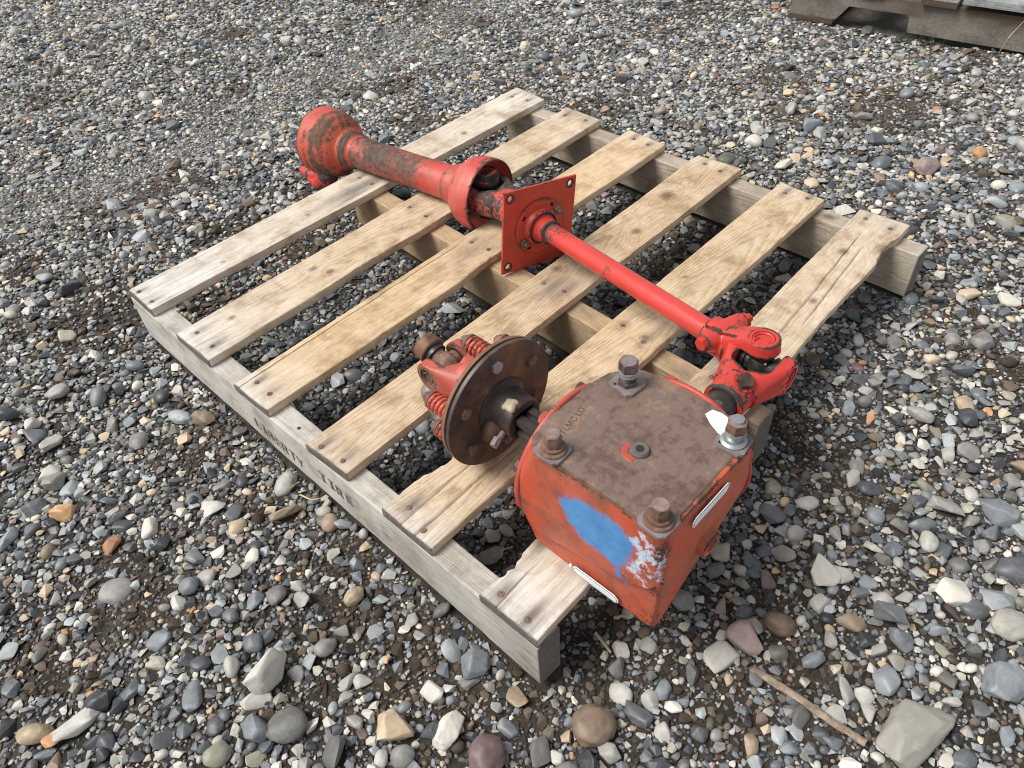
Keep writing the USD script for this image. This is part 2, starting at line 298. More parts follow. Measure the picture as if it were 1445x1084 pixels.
M['rust_seal'] = iron('rusty_seal', [(0.3, (0.05, 0.028, 0.018)), (0.6, (0.13, 0.07, 0.04)), (0.8, (0.2, 0.12, 0.06))], 120.0, (0.5, 0.8), 0.5)
# ------------------------------------------------------------------ ground: soil sheet, stones, gravel
rng = np.random.default_rng(11)
TRACK = [at(-200, 320)[:2], at(60, 290)[:2], at(230, 225)[:2], at(480, 88)[:2], at(640, 20)[:2], at(760, -40)[:2]]
TRACK = LineString(TRACK)
DIRT = [(at(x, y)[:2], r) for x, y, r in [(850, 945, .055), (1130, 950, .060), (1190, 690, .055), (1130, 600, .045), (590, 950, .075), (440, 975, .05), (840, 870, .045), (60, 950, .04),
        (1000, 990, .05), (600, 400, .05), (270, 640, .03), (1270, 150, .12), (430, 330, .08), (1160, 640, .05), (760, 1010, .04), (1085, 850, .04)]]
MOUNDS = [(at(290, 265)[:2], .26, .022), (at(1350, 330)[:2], .30, .014), (at(100, 60)[:2], .5, .02), (at(1250, 900)[:2], .12, .010), (at(300, 880)[:2], .14, .008)]
STRX = (-0.502, -0.022, 0.492)                  # the three runners of the pallet
def track_d(p): return shapely.distance(shapely.points(np.asarray(p)[..., :2]), TRACK)
def soil_z(p):
    p = np.asarray(p, float)[..., :2]; q = np.concatenate([p, np.zeros(p.shape[:-1] + (1,))], -1)
    z = (meshkit.fbm(q * 3.1 + 7, 3, 3) - .5) * .030 + (meshkit.fbm(q * 22 + 3, 3, 9) - .5) * .010
    for c, r, h in MOUNDS: z = z + h * np.exp(-((p - c) ** 2).sum(-1) / r ** 2)
    z = z - 0.008 * np.exp(-(track_d(p) / .13) ** 2)
    inside = np.clip(1 - np.maximum(np.maximum(np.abs(p[..., 0]) - .56, np.abs(p[..., 1]) - .53), 0) / .12, 0, 1)   # settled flat under the pallet
    z = z * (1 - inside) + inside * (-0.014 + (z + 0.004) * .35)
    return z - 0.004
def dirtness(p):
    p = np.asarray(p, float)[..., :2]; d = np.zeros(p.shape[:-1])
    n = meshkit.fbm(np.concatenate([p * 14, np.zeros(p.shape[:-1] + (1,))], -1), 3, 21)
    for c, r in DIRT: d = np.maximum(d, np.exp(-((p - c) ** 2).sum(-1) / r ** 2))
    d = np.maximum(d, np.clip((meshkit.fbm(np.concatenate([p * 5.0, np.ones(p.shape[:-1] + (1,))], -1), 3, 5) - .60) * 6, 0, .8))
    return np.clip(d * (0.55 + 0.9 * n), 0, 1)

M['soil'] = usdkit.material(stage, LK + 'damp_soil', {
    'geo': ('geometry', {}), 'n': ('noise_texture', {'scale': 40.0, 'detail': 8.0, 'roughness': 0.7}), 'n2': ('noise_texture', {'scale': 300.0, 'detail': 6.0, 'roughness': 0.8}),
    'td': ('attribute', {'attribute': 'track'}), 's': ('math', {'math_type': 'multiply_add', 'value2': 0.5}), 'h': ('math', {'math_type': 'multiply', 'value2': 0.5}),
    'r': ('rgb_ramp', {'ramp': [(0.30, (0.009, 0.007, 0.005)), (0.46, (0.034, 0.027, 0.020)), (0.58, (0.076, 0.062, 0.048)), (0.70, (0.15, 0.13, 0.105))]}),
    'r2': ('rgb_ramp', {'ramp': [(0.3, (0.075, 0.070, 0.064)), (0.5, (0.16, 0.15, 0.138)), (0.7, (0.27, 0.26, 0.245))]}),
    'm': ('mix', {}), 'bp': ('bump', {'strength': 1.0, 'distance': 0.006}), 'p': ('principled_bsdf', {'roughness': 0.8, 'specular_ior_level': 0.3})},
    [('geo.position', 'n.vector'), ('geo.position', 'n2.vector'), ('n.fac', 'h.value1'), ('n2.fac', 's.value1'), ('h.value', 's.value3'), ('s.value', 'r.fac'), ('s.value', 'r2.fac'), ('r.color', 'm.color1'), ('r2.color', 'm.color2'), ('td.fac', 'm.fac'),
     ('s.value', 'bp.height'), ('bp.normal', 'p.normal'), ('m.color', 'p.base_color')], surface='p.BSDF')
M['far_gravel'] = usdkit.material(stage, LK + 'far_gravel', {
    'geo': ('geometry', {}), 'v': ('voronoi_texture', {'scale': 75.0}), 'sp': ('separate_color', {}),
    'r': ('rgb_ramp', {'ramp': [(0.0, (0.045, 0.052, 0.06)), (0.5, (0.15, 0.16, 0.165)), (0.8, (0.27, 0.26, 0.23)), (1.0, (0.36, 0.35, 0.31))]}),
    'h': ('math', {'math_type': 'multiply', 'value2': -1.0}), 'bp': ('bump', {'strength': 1.0, 'distance': 0.012}), 'p': ('principled_bsdf', {'roughness': 0.8})},
    [('geo.position', 'v.vector'), ('v.color', 'sp.color'), ('sp.r', 'r.fac'), ('v.distance', 'h.value1'), ('h.value', 'bp.height'), ('bp.normal', 'p.normal'), ('r.color', 'p.base_color')], surface='p.BSDF')

ground = thing('gravel_ground', 'stony yard ground of mixed grey gravel and damp brown soil', kind='structure')
# detailed soil where the photograph looks, then one coarse sheet out to the horizon around it
X0, X1, Y0, Y1 = -1.9, 3.1, -1.9, 3.5
gx, gy = np.meshgrid(np.arange(X0, X1 + 1e-6, .0125), np.arange(Y0, Y1 + 1e-6, .0125), indexing='ij')
P = np.stack([gx, gy], -1); Z = soil_z(P)
edge = np.clip(np.minimum(np.minimum(gx - X0, X1 - gx), np.minimum(gy - Y0, Y1 - gy)) / .3, 0, 1); Z = Z * edge - 0.004 * (1 - edge)
nx, ny = gx.shape
i, j = np.meshgrid(np.arange(nx - 1), np.arange(ny - 1), indexing='ij'); a = i * ny + j
quads = np.stack([a, a + ny, a + ny + 1, a + 1], -1).reshape(-1, 4)
soil = (np.stack([gx, gy, Z], -1).reshape(-1, 3), quads)
put(ground, 'soil', soil, M['soil'], smooth=True, attrs=lambda v: {'track': np.clip(np.exp(-(track_d(v) / .13) ** 2) * .8 + .25 * (np.linalg.norm(v[:, :2] - EYE[:2], axis=1) > 1.9), 0, 1)})
ring = []
for (a0, b0, a1, b1) in [(-60, -60, 60, Y0), (-60, Y1, 60, 60), (-60, Y0, X0, Y1), (X1, Y0, 60, Y1)]:
    ring.append(trimesh.Trimesh([(a0, b0, -.004), (a1, b0, -.004), (a1, b1, -.004), (a0, b1, -.004)], [(0, 1, 2), (0, 2, 3)]))
put(ground, 'outer_gravel', trimesh.util.concatenate(ring), M['far_gravel'], smooth=False)

# stone colours
SM = [stone_mat('slate_dark', (0.027, 0.028, 0.031), (0.070, 0.076, 0.083), (0.153, 0.161, 0.166), 0.39, vein=.10),
      stone_mat('slate_blue', (0.081, 0.091, 0.100), (0.203, 0.221, 0.235), (0.376, 0.397, 0.401), 0.43, vein=.08),
      stone_mat('stone_grey', (0.110, 0.107, 0.102), (0.272, 0.265, 0.246), (0.485, 0.468, 0.427), 0.48),
      stone_mat('stone_pale', (0.289, 0.276, 0.242), (0.485, 0.465, 0.413), (0.620, 0.595, 0.527), 0.51),
      stone_mat('stone_olive', (0.099, 0.096, 0.076), (0.249, 0.238, 0.187), (0.445, 0.425, 0.339), 0.47),
      stone_mat('stone_tan', (0.220, 0.171, 0.112), (0.462, 0.363, 0.244), (0.594, 0.506, 0.380), 0.51),
      stone_mat('stone_brown', (0.066, 0.047, 0.035), (0.176, 0.127, 0.090), (0.341, 0.259, 0.187), 0.51),
      stone_mat('stone_maroon', (0.077, 0.052, 0.051), (0.182, 0.123, 0.117), (0.352, 0.270, 0.253), 0.47),
      stone_mat('stone_orange', (0.286, 0.138, 0.068), (0.506, 0.281, 0.138), (0.616, 0.462, 0.286), 0.51),
      stone_mat('clod', (0.036, 0.026, 0.019), (0.086, 0.065, 0.047), (0.162, 0.127, 0.096), 0.9)]
WT = A([.20, .27, .24, .125, .075, .045, .025, .020, .006, 0.0])
WT_NEAR = WT
def hull_stone(rg, n, flat, sharp):
    """an unevenly broken stone as a convex hull; about one unit across"""
    u = rg.normal(size=(n, 3)); u /= np.linalg.norm(u, axis=1, keepdims=True)
    u = np.sign(u) * np.abs(u) ** sharp
    u *= rg.uniform(.80, 1.0, (n, 1))
    u *= [1.0, rg.uniform(.60, .92), flat]
    return trimesh.convex.convex_hull(u)
def round_stone(rg, flat, k=1):
    g = trimesh.creation.icosphere(k); d = meshkit.fbm(g.vertices * 1.1 + rg.uniform(0, 50, 3), 2, 4)[:, None]
    g.vertices = g.vertices * (.72 + .5 * d) * [1.0, rg.uniform(.65, .92), flat]
    return g
def facet_stone(rg, flat, h=.16, it=1):
    """a bigger stone: broken faces, slightly softened edges, uneven skin"""
    g = hull_stone(rg, int(rg.integers(11, 18)), flat, rg.uniform(.62, .95))
    g = trimesh.Trimesh(g.vertices, g.faces).subdivide().subdivide()
    if h < .15: g = g.subdivide()
    trimesh.smoothing.filter_laplacian(g, lamb=.5, iterations=it)
    g.vertices = g.vertices * 1.08 * (1 + .22 * (meshkit.fbm(g.vertices * 2.4 + rg.uniform(0, 50, 3), 4, 8)[:, None] - .5))
    return g

# where the stones lie: bigger ones first, then ever smaller ones in the gaps
FOOT = Polygon([tuple(at(x, y)[:2]) for x, y in [(-330, -95), (1700, -95), (1560, 1250), (-130, 1250)]])
def in_foot(p): return shapely.contains_xy(FOOT, p[:, 0], p[:, 1])
def blocked(p, r):
    b = np.zeros(len(p), bool)
    for k, x in enumerate(STRX):
        xx = x - (p[:, 1] * -0.045 if k == 1 else 0)
        b |= (np.abs(p[:, 0] - xx) < .017 + r * .45) & (np.abs(p[:, 1]) < .500 + r * .5)
        pal2 = (p[:, 0] > 1.635 + (.39 - p[:, 1]) * .149 - r * .8) & (p[:, 1] < .40 + r) & (p[:, 0] < 3.0)
    return b | pal2
bx0, by0, bx1, by1 = FOOT.bounds
placed_p, placed_r = np.zeros((0, 2)), np.zeros(0)
stones = []                                      # rows: x, y, a(size), class
SPOTS = []                                       # hand-placed stones of the photograph: filled by the section EXTRAS below through this list
SPOTS = [  # photo x, y, half length (m), colour, flatness, slenderness, yaw, tilt, round?, label
    (382, 955, .031, 3, .42, .72, 1.1, .95, 0, 'pale wedge shaped stone standing up on edge at the lower left'),
    (1287, 1032, .050, 3, .30, .56, .55, .05, 0, 'largest pale flat slab stone, beside the end of the weathered stick'),
    (838, 1022, .026, 6, .62, .92, .3, .1, 1, 'dull maroon brown cobble below the near corner of the pallet'),
    (686, 1066, .024, 7, .66, .9, 1.2, .1, 1, 'rounded maroon cobble cut by the bottom edge of the picture'),
    (632, 1028, .023, 3, .45, .62, .9, .25, 0, 'whitish oval stone with a chipped side near the bottom edge'),
    (670, 930, .020, 1, .6, .9, .4, .3, 0, 'blue grey blunt stone beside the side of the left runner'),
    (498, 837, .0155, 5, .7, .72, .9, .1, 1, 'smooth yellowish oval pebble beside the lower left runner'),
    (690, 777, .025, 4, .35, .45, .75, .15, 0, 'olive grey slab lying in the gap between the last two boards'),
    (1345, 836, .022, 3, .45, .85, .2, .25, 0, 'pale bluish blocky stone at the right, topmost of the big ones there'),
    (1160, 813, .022, 3, .55, .9, .9, .3, 0, 'pale angular stone to the right of the gearbox corner'),
    (46, 1034, .0215, 5, .5, .6, .1, .1, 1, 'orange tan flat stone in the lower left corner'),
    (108, 1020, .029, 2, .3, .42, .65, .1, 0, 'grey pointed slate sliver in the lower left corner'),
    (1297, 588, .021, 2, .5, .5, -.75, .05, 1, 'smooth light grey oval stone right of the pallet'),
    (1412, 722, .028, 1, .42, .7, -.4, .1, 0, 'broad blue grey broken slab at the right edge'),
    (1252, 874, .0215, 0, .55, .65, 2.0, .35, 0, 'dark slate block at the right with sharp edges'),
    (1102, 880, .0205, 6, .62, .72, -.7, .1, 1, 'muddy brown rounded stone in the dirt right of the gearbox'),
    (86, 723, .0185, 8, .55, .8, .4, .2, 0, 'rusty orange brown stone at the left edge'),
    (401, 718, .0245, 5, .5, .34, .55, .08, 0, 'tan bar shaped stone below the stencilled runner'),
    (69, 621, .0185, 3, .5, .6, .9, .1, 0, 'pale greenish flat stone at the left edge'),
    (1336, 712, .025, 2, .45, .55, -.5, .15, 0, 'light grey lens shaped stone at the right'),
    (1415, 966, .027, 1, .55, .85, .6, .2, 0, 'big blue grey block at the lower right edge'),
    (1425, 882, .0235, 3, .55, .85, .2, .15, 1, 'cream rounded stone at the lower right edge'),
    (557, 1026, .0215, 5, .55, .8, .2, .3, 0, 'tan broken stone with a dark underside near the bottom edge'),
    (1308, 240, .030, 7, .6, .85, .3, .1, 0, 'reddish grey block behind the right end of the pallet'),
    (1384, 213, .0215, 8, .6, .7, .9, .1, 1, 'orange stone behind the pallet at the right edge'),
    (250, 580, .0245, 1, .4, .5, -.35, .05, 1, 'blue grey oval stone beside the far part of the left runner'),
    (283, 581, .0225, 6, .45, .6, -.2, .15, 0, 'brown flat stone touching the blue grey oval one at the left'),
]

for s in SPOTS:
    c = at(s[0], s[1], .006); placed_p = np.vstack([placed_p, c[:2]]); placed_r = np.append(placed_r, s[2] * .9)
CLASSES = [(.019, .030, 70, 0), (.0115, .019, 950, 1), (.0078, .0115, 4200, 2), (.0050, .0078, 12500, 3), (.0034, .0050, 21000, 4), (.0022, .0034, 26000, 5)]
area = (bx1 - bx0) * (by1 - by0)
for a0, a1, dens, cl in CLASSES:
    for _round in range(2):
        n = int(dens * area * (1.0 if _round == 0 else .6)); p = rng.uniform([bx0, by0], [bx1, by1], (n, 2)); p = p[in_foot(p)]
        dist = np.linalg.norm(p - EYE[:2], axis=1)
        if cl == 5: p = p[dist < 1.35]
        if cl == 4: p = p[dist[:len(p)] < 2.4]
        r = a0 + (a1 - a0) * rng.beta(1.0, 1.9, len(p))
        td = track_d(p); dn = dirtness(p)
        keep = np.ones(len(p))
        keep *= 1 - np.exp(-(td / .14) ** 2) * (.93 if cl <= 2 else .30)
        keep *= 1 - dn * (.6, .78, .86, .80, .55, .30)[cl]
        if cl <= 1:                              # coarser beside the far bell and at the lower right, finer at the left
            coarse = .55 + 1.0 * np.exp(-((p - at(290, 260)[:2]) ** 2).sum(1) / .22 ** 2) + 1.0 * np.exp(-((p - at(1330, 860)[:2]) ** 2).sum(1) / .28 ** 2) + .7 * np.exp(-((p - at(1350, 330)[:2]) ** 2).sum(1) / .6 ** 2) + .55 * np.exp(-((p - at(420, 930)[:2]) ** 2).sum(1) / .2 ** 2)
            keep *= np.clip(coarse, 0, 1)
        ok = (rng.uniform(size=len(p)) < keep) & ~blocked(p, r); p, r = p[ok], r[ok]
        if len(placed_p):
            big = placed_r > a0 * .5
            t = cKDTree(p)
            bad = np.zeros(len(p), bool); pp, pr = placed_p[big], placed_r[big]
            for q, R, hits in zip(pp, pr, t.query_ball_point(pp, pr * .58 + a1 * .58)):
                if hits: hits = A(hits); bad[hits] |= np.linalg.norm(p[hits] - q, axis=1) < .57 * (R + r[hits])
            p, r = p[~bad], r[~bad]
        pairs = cKDTree(p).query_pairs(a1 * 1.5, output_type='ndarray')
        if len(pairs):
            d = np.linalg.norm(p[pairs[:, 0]] - p[pairs[:, 1]], axis=1); pairs = pairs[d < .51 * (r[pairs[:, 0]] + r[pairs[:, 1]])]
            gone = np.zeros(len(p), bool)
            for lo, hi in pairs[np.argsort(pairs[:, 0])]:
                if not gone[lo]: gone[hi] = True
            p, r = p[~gone], r[~gone]
        placed_p = np.vstack([placed_p, p]); placed_r = np.append(placed_r, r)
        stones.append(np.column_stack([p, r, np.full(len(p), cl)]))
stones = np.vstack(stones)
# loose extra stones thrown on top of the others
n = 5200; p = rng.uniform([bx0, by0], [bx1, by1], (n, 2)); p = p[in_foot(p)]; r = rng.uniform(.0045, .0105, len(p)); ok = ~blocked(p, r) & (rng.uniform(size=len(p)) > dirtness(p)); p, r = p[ok], r[ok]
stones = np.vstack([stones, np.column_stack([p, r, np.full(len(p), 6)])])
zs = soil_z(stones[:, :2])
dist = np.array([depth((x, y, 0)) for x, y in stones[:, :2]])
px = stones[:, 2] / dist
dv = np.column_stack([stones[:, :2], zs]) - EYE
sxp = dv @ RT / (dv @ FW) * FPX; syp = -(dv @ UP) / (dv @ FW) * FPX
inview = (np.abs(sxp) < 722) & (np.abs(syp) < 542)
hidden = (np.abs(stones[:, 0]) < .5) & (np.abs(stones[:, 1]) < .48)
score = np.where(inview & ~hidden & (stones[:, 3] < 6), px, 0)
first = np.argsort(-score)[:272]
isbig = np.zeros(len(stones), bool); isbig[first] = True
def tint_weights(p, n):
    w = np.repeat(WT[None], len(p), 0).copy()
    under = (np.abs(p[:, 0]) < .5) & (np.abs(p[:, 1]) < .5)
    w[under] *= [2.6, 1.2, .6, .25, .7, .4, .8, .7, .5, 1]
    low = np.exp(-((p - at(250, 900)[:2]) ** 2).sum(1) / .35 ** 2)[:, None]; w *= 1 + low * A([.5, .2, -.2, -.2, 0, .4, .6, .6, 1.0, 0])
    far = (np.linalg.norm(p - EYE[:2], axis=1) > 1.9)[:, None]; w *= 1 + far * A([-.35, .1, .25, .3, 0, 0, 0, 0, 0, 0])
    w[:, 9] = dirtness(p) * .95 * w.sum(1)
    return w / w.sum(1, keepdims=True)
def pick(w, rg): return (w.cumsum(1) < rg.uniform(size=(len(w), 1))).sum(1).clip(0, 9)
def quat(yaw, tilt, az):
    q1 = np.stack([np.cos(yaw / 2), 0 * yaw, 0 * yaw, np.sin(yaw / 2)], 1)
    q2 = np.stack([np.cos(tilt / 2), np.sin(tilt / 2) * np.cos(az), np.sin(tilt / 2) * np.sin(az), 0 * tilt], 1)
    w1, x1, y1, z1 = q2.T; w2, x2, y2, z2 = q1.T
    return np.stack([w1 * w2 - x1 * x2 - y1 * y2 - z1 * z2, w1 * x2 + x1 * w2 + y1 * z2 - z1 * y2, w1 * y2 - x1 * z2 + y1 * w2 + z1 * x2, w1 * z2 + x1 * y2 - y1 * x2 + z1 * w2], 1)
# the 288 that show largest, each a mesh of its own
rg = np.random.default_rng(5)
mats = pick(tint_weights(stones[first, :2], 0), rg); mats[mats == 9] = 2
for k, mi in zip(first, mats):
    x, y, a = stones[k, :3]
    g = facet_stone(rg, rg.uniform(.32, .62)) if rg.uniform() < .86 else round_stone(rg, rg.uniform(.42, .66), 2)
    c = g.extents[2] / 2 * a
    R = trimesh.transformations.euler_matrix(rg.normal(0, .26), rg.normal(0, .26), rg.uniform(0, 6.28))
    R[:3, :3] *= a; R[:3, 3] = (x, y, zs[k] + c * rg.uniform(.15, .60) + .001)
    g.apply_transform(R)
    put(ground, 'stone', g, SM[mi], smooth=24 if rg.uniform() < .8 else True)
# all the others
rest = np.where(~isbig)[0]; print('count', [int((stones[:, 3] == k).sum()) for k in range(7)])
inst_path = path_for(ground, 'gravel'); inst = UsdGeom.PointInstancer.Define(stage, inst_path); meta(inst.GetPrim(), kind='stuff')
UsdGeom.Scope.Define(stage, inst_path + '/stone_shapes')
protos, NSH = [], 9
rg = np.random.default_rng(8)
shapes = [hull_stone(rg, 13, fl, sh) for fl, sh in [(.42, .8), (.5, .7), (.58, .9), (.36, .75), (.66, .9)]] + [round_stone(rg, fl) for fl in (.48, .6, .74)] + [hull_stone(rg, 11, .24, .75)]
for mi in range(10):
    for si, g in enumerate(shapes):
        pth = f'{inst_path}/stone_shapes/stone_{mi * NSH + si + 1:03d}'
        usdkit.mesh(stage, pth, g, SM[mi], smooth=(True if 5 <= si <= 7 else 18)); protos.append(pth)
sp = stones[rest]; rg = np.random.default_rng(9)
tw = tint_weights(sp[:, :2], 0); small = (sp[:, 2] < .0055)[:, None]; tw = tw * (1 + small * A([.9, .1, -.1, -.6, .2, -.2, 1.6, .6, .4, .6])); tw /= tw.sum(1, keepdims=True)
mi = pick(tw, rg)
wsh = A([.20, .19, .15, .17, .08, .05, .035, .025, .10]); si = rg.choice(NSH, len(sp), p=wsh)
idx = mi * NSH + si
hgt = A([g.extents[2] / 2 for g in shapes])[si] * sp[:, 2]
lift = np.where(sp[:, 3] == 6, .55 * hgt + .0045, hgt * rg.uniform(-.25, .65, len(sp)) + .0004)
pos = np.column_stack([sp[:, :2], zs[rest] + lift])
ori = quat(rg.uniform(0, 6.28, len(sp)), np.abs(rg.normal(0, .30, len(sp))), rg.uniform(0, 6.28, len(sp)))
inst.CreateProtoIndicesAttr(Vt.IntArray.FromNumpy(idx.astype(np.int32)))
inst.CreatePositionsAttr(Vt.Vec3fArray.FromNumpy(pos.astype(np.float32)))
inst.CreateScalesAttr(Vt.Vec3fArray.FromNumpy(np.repeat(sp[:, 2:3], 3, 1).astype(np.float32) * np.array([1.0, 1.0, 1.0], np.float32)))
inst.CreateOrientationsAttr(Vt.QuathArray([Gf.Quath(float(a), float(b), float(c), float(d)) for a, b, c, d in ori]))
for pth in protos: inst.CreatePrototypesRel().AddTarget(pth)
print('stones', len(stones))

# ------------------------------------------------------------------ the pallet
ZR = 0.089; TB = 0.0162; ZT = ZR + TB           # runner height, board thickness, top of the deck
def plank(c00, c01, c10, c11, z0, z1, seed, knots=(), stains=(), chips=(), cracks=(), ns=240, nt=20, rough=.0010, r_edge=.0022, greyend=(1.0, .3), slope=.02, pith=(.02, -.06), bow=0.0, marks=(), greyall=0.0, wide_grey=.07):
    """A sawn plank. c00, c01: the two corners of one end (xy), c10, c11: of the other end; grain runs from end to end. s: metres along, t: -1..1 across.
    knots (s, t metres, size), stains (s, t, length, width, strength), chips (s, side, length, depth), cracks (s0, s1, t0, t1 metres)"""
    c00, c01, c10, c11 = map(A, (c00, c01, c10, c11)); L = np.linalg.norm((c10 + c11 - c00 - c01) / 2); W = np.linalg.norm(c01 - c00)
    s = np.concatenate([np.linspace(0, .02, 8)[:-1], np.linspace(.02, L - .02, ns), np.linspace(L - .02, L, 8)[1:]]); n_s = len(s)
    H = z1 - z0; hw = W / 2
    nz = lambda f, k: meshkit.fbm(np.column_stack([s * f, np.full(n_s, seed * 3.7 + k), np.full(n_s, k * 1.3)]), 4, seed) - .5
    lo = -hw + nz(9, 1) * rough * 3 + nz(60, 2) * rough * 1.6; hi = hw + nz(9, 3) * rough * 3 + nz(60, 4) * rough * 1.6
    for cs, side, ln, dp in chips:
        w = np.clip(1.15 - np.abs(s - cs) / (ln / 2), 0, 1) ** .6 * dp * .55 * (.45 + 1.1 * np.round(5 * meshkit.fbm(np.column_stack([s * 55, np.full(n_s, seed), np.full(n_s, cs * 9)]), 3, 2) ** 1.3) / 4)
        w = np.clip(w, 0, None)
        if side < 0: lo = lo + w
        else: hi = hi - w
    ncr = len(cracks)
    # the cross-section, point by point: top from lo to hi, side, bottom, side
    ct = []
    for (s0, s1, t0, t1) in cracks:
        k = np.clip((s - s0) / max(s1 - s0, 1e-6), 0, 1); path = t0 + (t1 - t0) * k + (meshkit.fbm(np.column_stack([s * 26, np.full(n_s, seed), np.full(n_s, t0 * 99)]), 3, 4) - .5) * .005
        on_ = np.clip(np.minimum((s - s0), (s1 - s)) / .05 + .001, 0, 1); ct.append((path, on_))
    order = np.argsort([c[0].mean() for c in ct]) if ct else []
    brk = [lo + r_edge] + [ct[k][0] for k in order] + [hi - r_edge]
    cols_t, cols_z = [], []
    def add(t, z): cols_t.append(t); cols_z.append(z)
    add(lo, np.full(n_s, z1 - r_edge)); add(lo + r_edge * .3, np.full(n_s, z1 - r_edge * .3))
    for b in range(len(brk) - 1):
        a0, a1 = brk[b], brk[b + 1]
        if b > 0: a0 = a0 + .0007
        if b < len(brk) - 2: a1 = a1 - .0007
        m_ = max(4, int(nt * (a1 - a0).mean() / W))
        for k in range(m_ + 1): add(a0 + (a1 - a0) * k / m_, np.full(n_s, z1))
        if b < len(brk) - 2: add(brk[b + 1], z1 - .0060 * ct[order[b]][1])
    add(hi - r_edge * .3, np.full(n_s, z1 - r_edge * .3)); add(hi, np.full(n_s, z1 - r_edge))
    for k in range(1, 4): add(hi - (nz(120, 5 + k)) * rough * 1.2, np.full(n_s, z1 + (z0 - z1) * k / 4))
    add(hi - r_edge * .5, np.full(n_s, z0)); add(lo + r_edge * .5, np.full(n_s, z0))
    for k in range(3, 0, -1): add(lo + (nz(120, 9 + k)) * rough * 1.2, np.full(n_s, z1 + (z0 - z1) * k / 4))
    TT, ZZ = np.stack(cols_t, 1), np.stack(cols_z, 1); n_p = TT.shape[1]
    SS = np.repeat(s[:, None], n_p, 1)
    # uneven sawn ends
    e0 = (meshkit.fbm(np.stack([TT * 40, ZZ * 40 + 5, TT * 0 + seed], -1), 3, 5) - .5) * .004; f0 = np.clip(1 - SS / .03, 0, 1); f1 = np.clip(1 - (L - SS) / .03, 0, 1)
    SS2 = SS + e0 * f0 + e0[::-1] * f1
    topw = (ZZ > z1 - .0001)
    ZZ = ZZ + (meshkit.fbm(np.stack([SS * 5, TT * 60, SS * 0 + seed], -1), 3, 6) - .5) * .0012 * topw + bow * np.sin(np.pi * SS / L)
    # rounded ends
    SS2 = SS2 + np.where(np.arange(n_s)[:, None] == 0, .0, 0)
    k = SS2 / L; tt = TT / W + .5
    XY = ((1 - k)[..., None] * ((1 - tt)[..., None] * c00 + tt[..., None] * c01) + k[..., None] * ((1 - tt)[..., None] * c10 + tt[..., None] * c11))
    V = np.concatenate([XY, ZZ[..., None]], -1).reshape(-1, 3)
    i, j = np.meshgrid(np.arange(n_s - 1), np.arange(n_p), indexing='ij'); jn = (j + 1) % n_p
    F = np.stack([i * n_p + j, i * n_p + jn, (i + 1) * n_p + jn, (i + 1) * n_p + j], -1).reshape(-1, 4)
    F = np.vstack([F[:, [0, 1, 2]], F[:, [0, 2, 3]]])
    loc = np.stack([SS.ravel(), TT.ravel(), ZZ.ravel() - z0], -1)
    for end in (0, n_s - 1):                    # end faces, three rings deep so that the growth rings show
        prev = end * n_p + np.arange(n_p); c = V[prev].mean(0); lc = loc[prev].mean(0)
        for q in (.66, .33):
            base = len(V); V = np.vstack([V, c + (V[end * n_p + np.arange(n_p)] - c) * q]); loc = np.vstack([loc, lc + (loc[end * n_p + np.arange(n_p)] - lc) * q]); cur = base + np.arange(n_p)
            a, b_ = prev, np.roll(prev, -1); d, e = cur, np.roll(cur, -1)
            f = np.vstack([np.stack([a, d, e], 1), np.stack([a, e, b_], 1)]); F = np.vstack([F, f if end == 0 else f[:, ::-1]]); prev = cur
        V = np.vstack([V, c]); loc = np.vstack([loc, lc]); f = np.stack([prev, np.full(n_p, len(V) - 1), np.roll(prev, -1)], 1); F = np.vstack([F, f if end == 0 else f[:, ::-1]])
    S, Tm, Zm = loc.T
    q3 = np.column_stack([S * 2.2, Tm * 9, Zm * 9 + seed * 5])
    R = np.sqrt((Tm - pith[0] - .02 * (meshkit.fbm(q3 * .6, 2, 3) - .5)) ** 2 + (Zm - pith[1]) ** 2) + slope * S + (meshkit.fbm(q3, 3, 7) - .5) * .010
    knot = np.zeros(len(V))
    for ks, kt, kr in knots:
        d2 = ((S - ks) / 1.35) ** 2 + (Tm - kt) ** 2
        R = R + .9 * kr * np.exp(-d2 / (2.2 * kr) ** 2) * (1 if pith[0] < kt else -1) + kr * 1.2 * np.exp(-d2 / (1.1 * kr) ** 2)
        knot = np.maximum(knot, np.clip(1.35 - np.sqrt(d2) / kr, 0, 1))
    grey = np.full(len(V), greyall); grey += greyend[0] * np.exp(-S / wide_grey) + greyend[1] * np.exp(-(L - S) / wide_grey)
    stain = np.zeros(len(V))
    for ss, st, sl, sw, k in stains: stain = np.maximum(stain, k * np.exp(-((S - ss) / sl) ** 2 - ((Tm - st) / sw) ** 2))
    endface = np.clip(1 - np.minimum(S, L - S) / .0012, 0, 1) * 1.1
    side = (Zm < H - r_edge * .8) & (np.minimum(S, L - S) > .003); grey = np.where(side, grey * .25 + greyall * .2, grey)
    att = np.stack([R, np.clip(grey, 0, 1), np.clip(stain + endface * .85, 0, 1), np.clip(knot * .8, 0, 1)], 1)
    g = trimesh.Trimesh(V, F, process=False)
    if g.volume < 0: g = trimesh.Trimesh(V, F[:, ::-1], process=False)
    tree = cKDTree(V)
    def attrs(v):
        a = att[tree.query(v)[1]]; return {'ring': a[:, 0], 'grey': a[:, 1], 'stain': a[:, 2], 'knot': a[:, 3]}
    return g, attrs
PALE = (0.60, 0.43, 0.255); LATE = (0.34, 0.215, 0.115); GREY = (0.58, 0.555, 0.515)
pallet = thing('wooden_pallet', 'pale wooden pallet of six spaced boards carrying the red machine parts', 'pallet')
deck = []                                        # corners: far-left, near-left, far-right, near-right
